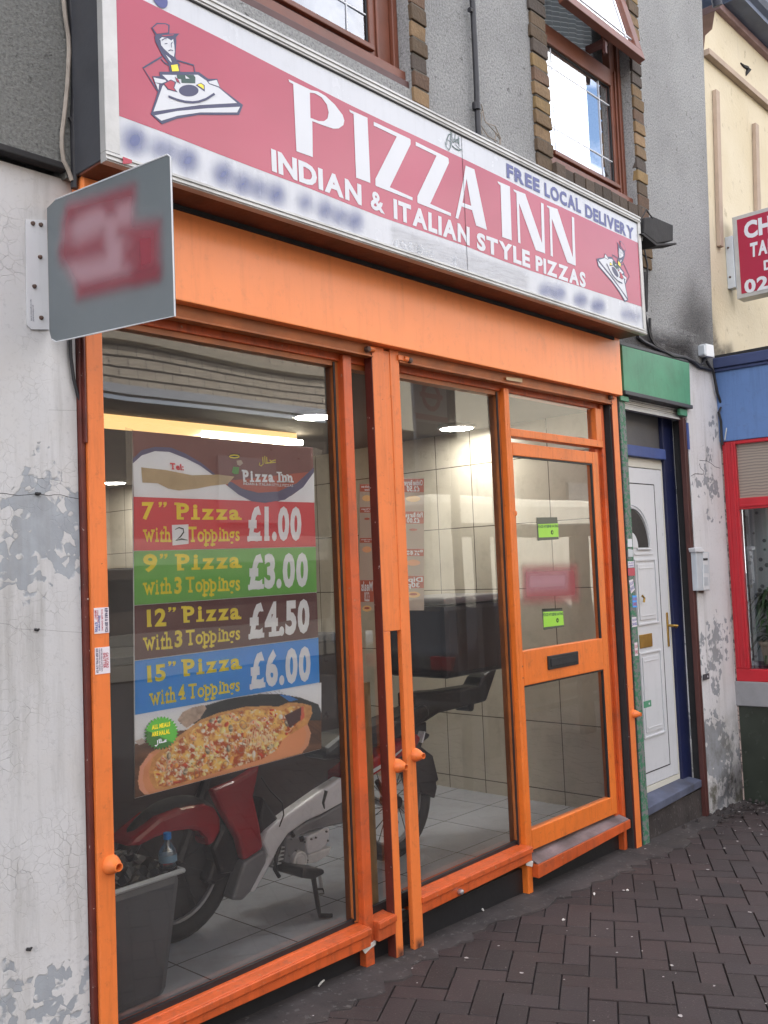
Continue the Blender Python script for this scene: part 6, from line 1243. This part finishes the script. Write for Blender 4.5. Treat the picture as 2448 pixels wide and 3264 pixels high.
b = MB(); b.box(11.9, 21.5, -9.5, -7.25, .25, .5); b.box(19.6, 21.6, -9.4, -7.2, .3, 2.4); obj('cab', b, 'ink', lo, bevel=.06)
for x in (13, 14.2, 20.6): b = MB(); b.lathe([(.12, -.16), (.42, -.16), (.48, -.1), (.48, .1), (.42, .16)], (x, -7.3, .12), 'y', 24); obj('wheel', b, 'tyre', lo)
car = thing('parked_car', 'dark parked car at the kerb', 'car', (10.6, -5.0, -.34))
prof = [(8.7, -.05), (8.62, .35), (8.7, .55), (9.0, .62), (9.35, 1.02), (9.7, 1.10), (10.9, 1.12), (11.7, .72), (12.7, .6), (12.85, .3), (12.8, -.05)]
b = MB(); b.prism([(x, -4.15, z) for x, z in prof], (0, -1.6, 0)); obj('body', b, paint('black car paint', (.012, .013, .016), .12, .1, 3, 0), car, bevel=.06)
b = MB(); b.prism([(x, -4.14, z) for x, z in ((9.2, .66), (9.42, 1.0), (10.85, 1.05), (11.5, .70))], (0, -.01, 0)); obj('side_window', b, 'black', car)
b = MB(); b.box(8.60, 8.72, -4.5, -4.2, .35, .5); b.box(8.60, 8.72, -5.7, -5.4, .35, .5); obj('tail_light', b, prt('tail light', (.3, .01, .01)), car)
for x in (9.4, 12.0):
    for y in (-4.2, -5.7): b = MB(); b.lathe([(.1, -.09), (.26, -.1), (.31, -.06), (.31, .06), (.26, .1)], (x, y, -.03), 'y', 24); obj('wheel', b, 'tyre', car)
bst = thing('bus_stop', 'bus stop post with a roundel flag and route tiles at the kerb', 'bus stop', (5.18, -1.32, -.05))
fl2 = MB(); fl2.box(4.76, 5.12, -1.33, -1.30, 2.10, 2.86); obj('flag', fl2, prt('bus flag', (.55, .55, .56)), bst, bevel=.01)
b = MB(); b.torus((4.94, -1.296, 2.72), .085, .018, 'y', 32, 8, .2); b.box(4.82, 5.06, -1.295, -1.290, 2.705, 2.735); obj('roundel', b, prt('roundel red', (.5, .03, .03)), bst)
b = MB(); b.box(4.765, 5.115, -1.299, -1.297, 2.55, 2.59); obj('flag_band', b, prt('flag band', (.42, .04, .04)), bst)
b = MB(); b.box(4.765, 5.115, -1.299, -1.297, 2.42, 2.53); obj('flag_band', b, prt('flag grey band', (.25, .24, .25)), bst)
c = MB()
for s_, xa in (('51', 4.86), ('99', 4.975), ('386', 5.11)): textquad(c, s_, [(xa, -1.2968, 2.33), (xa-.075, -1.2968, 2.33), (xa, -1.2968, 2.28), (xa-.075, -1.2968, 2.28)], bold=.02, nrm=(0, 1, 0))
for z_ in (2.39, 2.36): textquad(c, 'towards Woolwich', [(5.08, -1.2968, z_), (4.82, -1.2968, z_), (5.08, -1.2968, z_-.018), (4.82, -1.2968, z_-.018)], bold=.0, nrm=(0, 1, 0))
obj('route_numbers', c, 'black', bst)
b = MB(); b.tube([(5.18, -1.32, -.1), (5.18, -1.32, 3.0)], .035, 12); obj('pole', b, 'darkgrey', bst, smooth=True)
sp = thing('street_post', 'dark barrier with two posts and a rounded crossbar at the kerb', 'barrier', (6.5, -2.1, -.1))
for x_ in (6.44, 7.95): b = MB(); b.box(x_, x_+.2, -2.15, -2.09, -.1, 1.79); obj('post', b, 'darkgrey', sp)
b = MB(); b.box(6.12, 8.3, -2.13, -2.08, 1.79, 1.91); obj('crossbar', b, 'darkgrey', sp, bevel=.02)
b = MB(); b.tube([(14, -10.5, -.3), (14, -10.5, 6), (14.1, -10.3, 7)], .07, 10); tag(obj('lamp_post', b, 'darkgrey', smooth=True), 'grey lamp post across the road', 'lamp post')
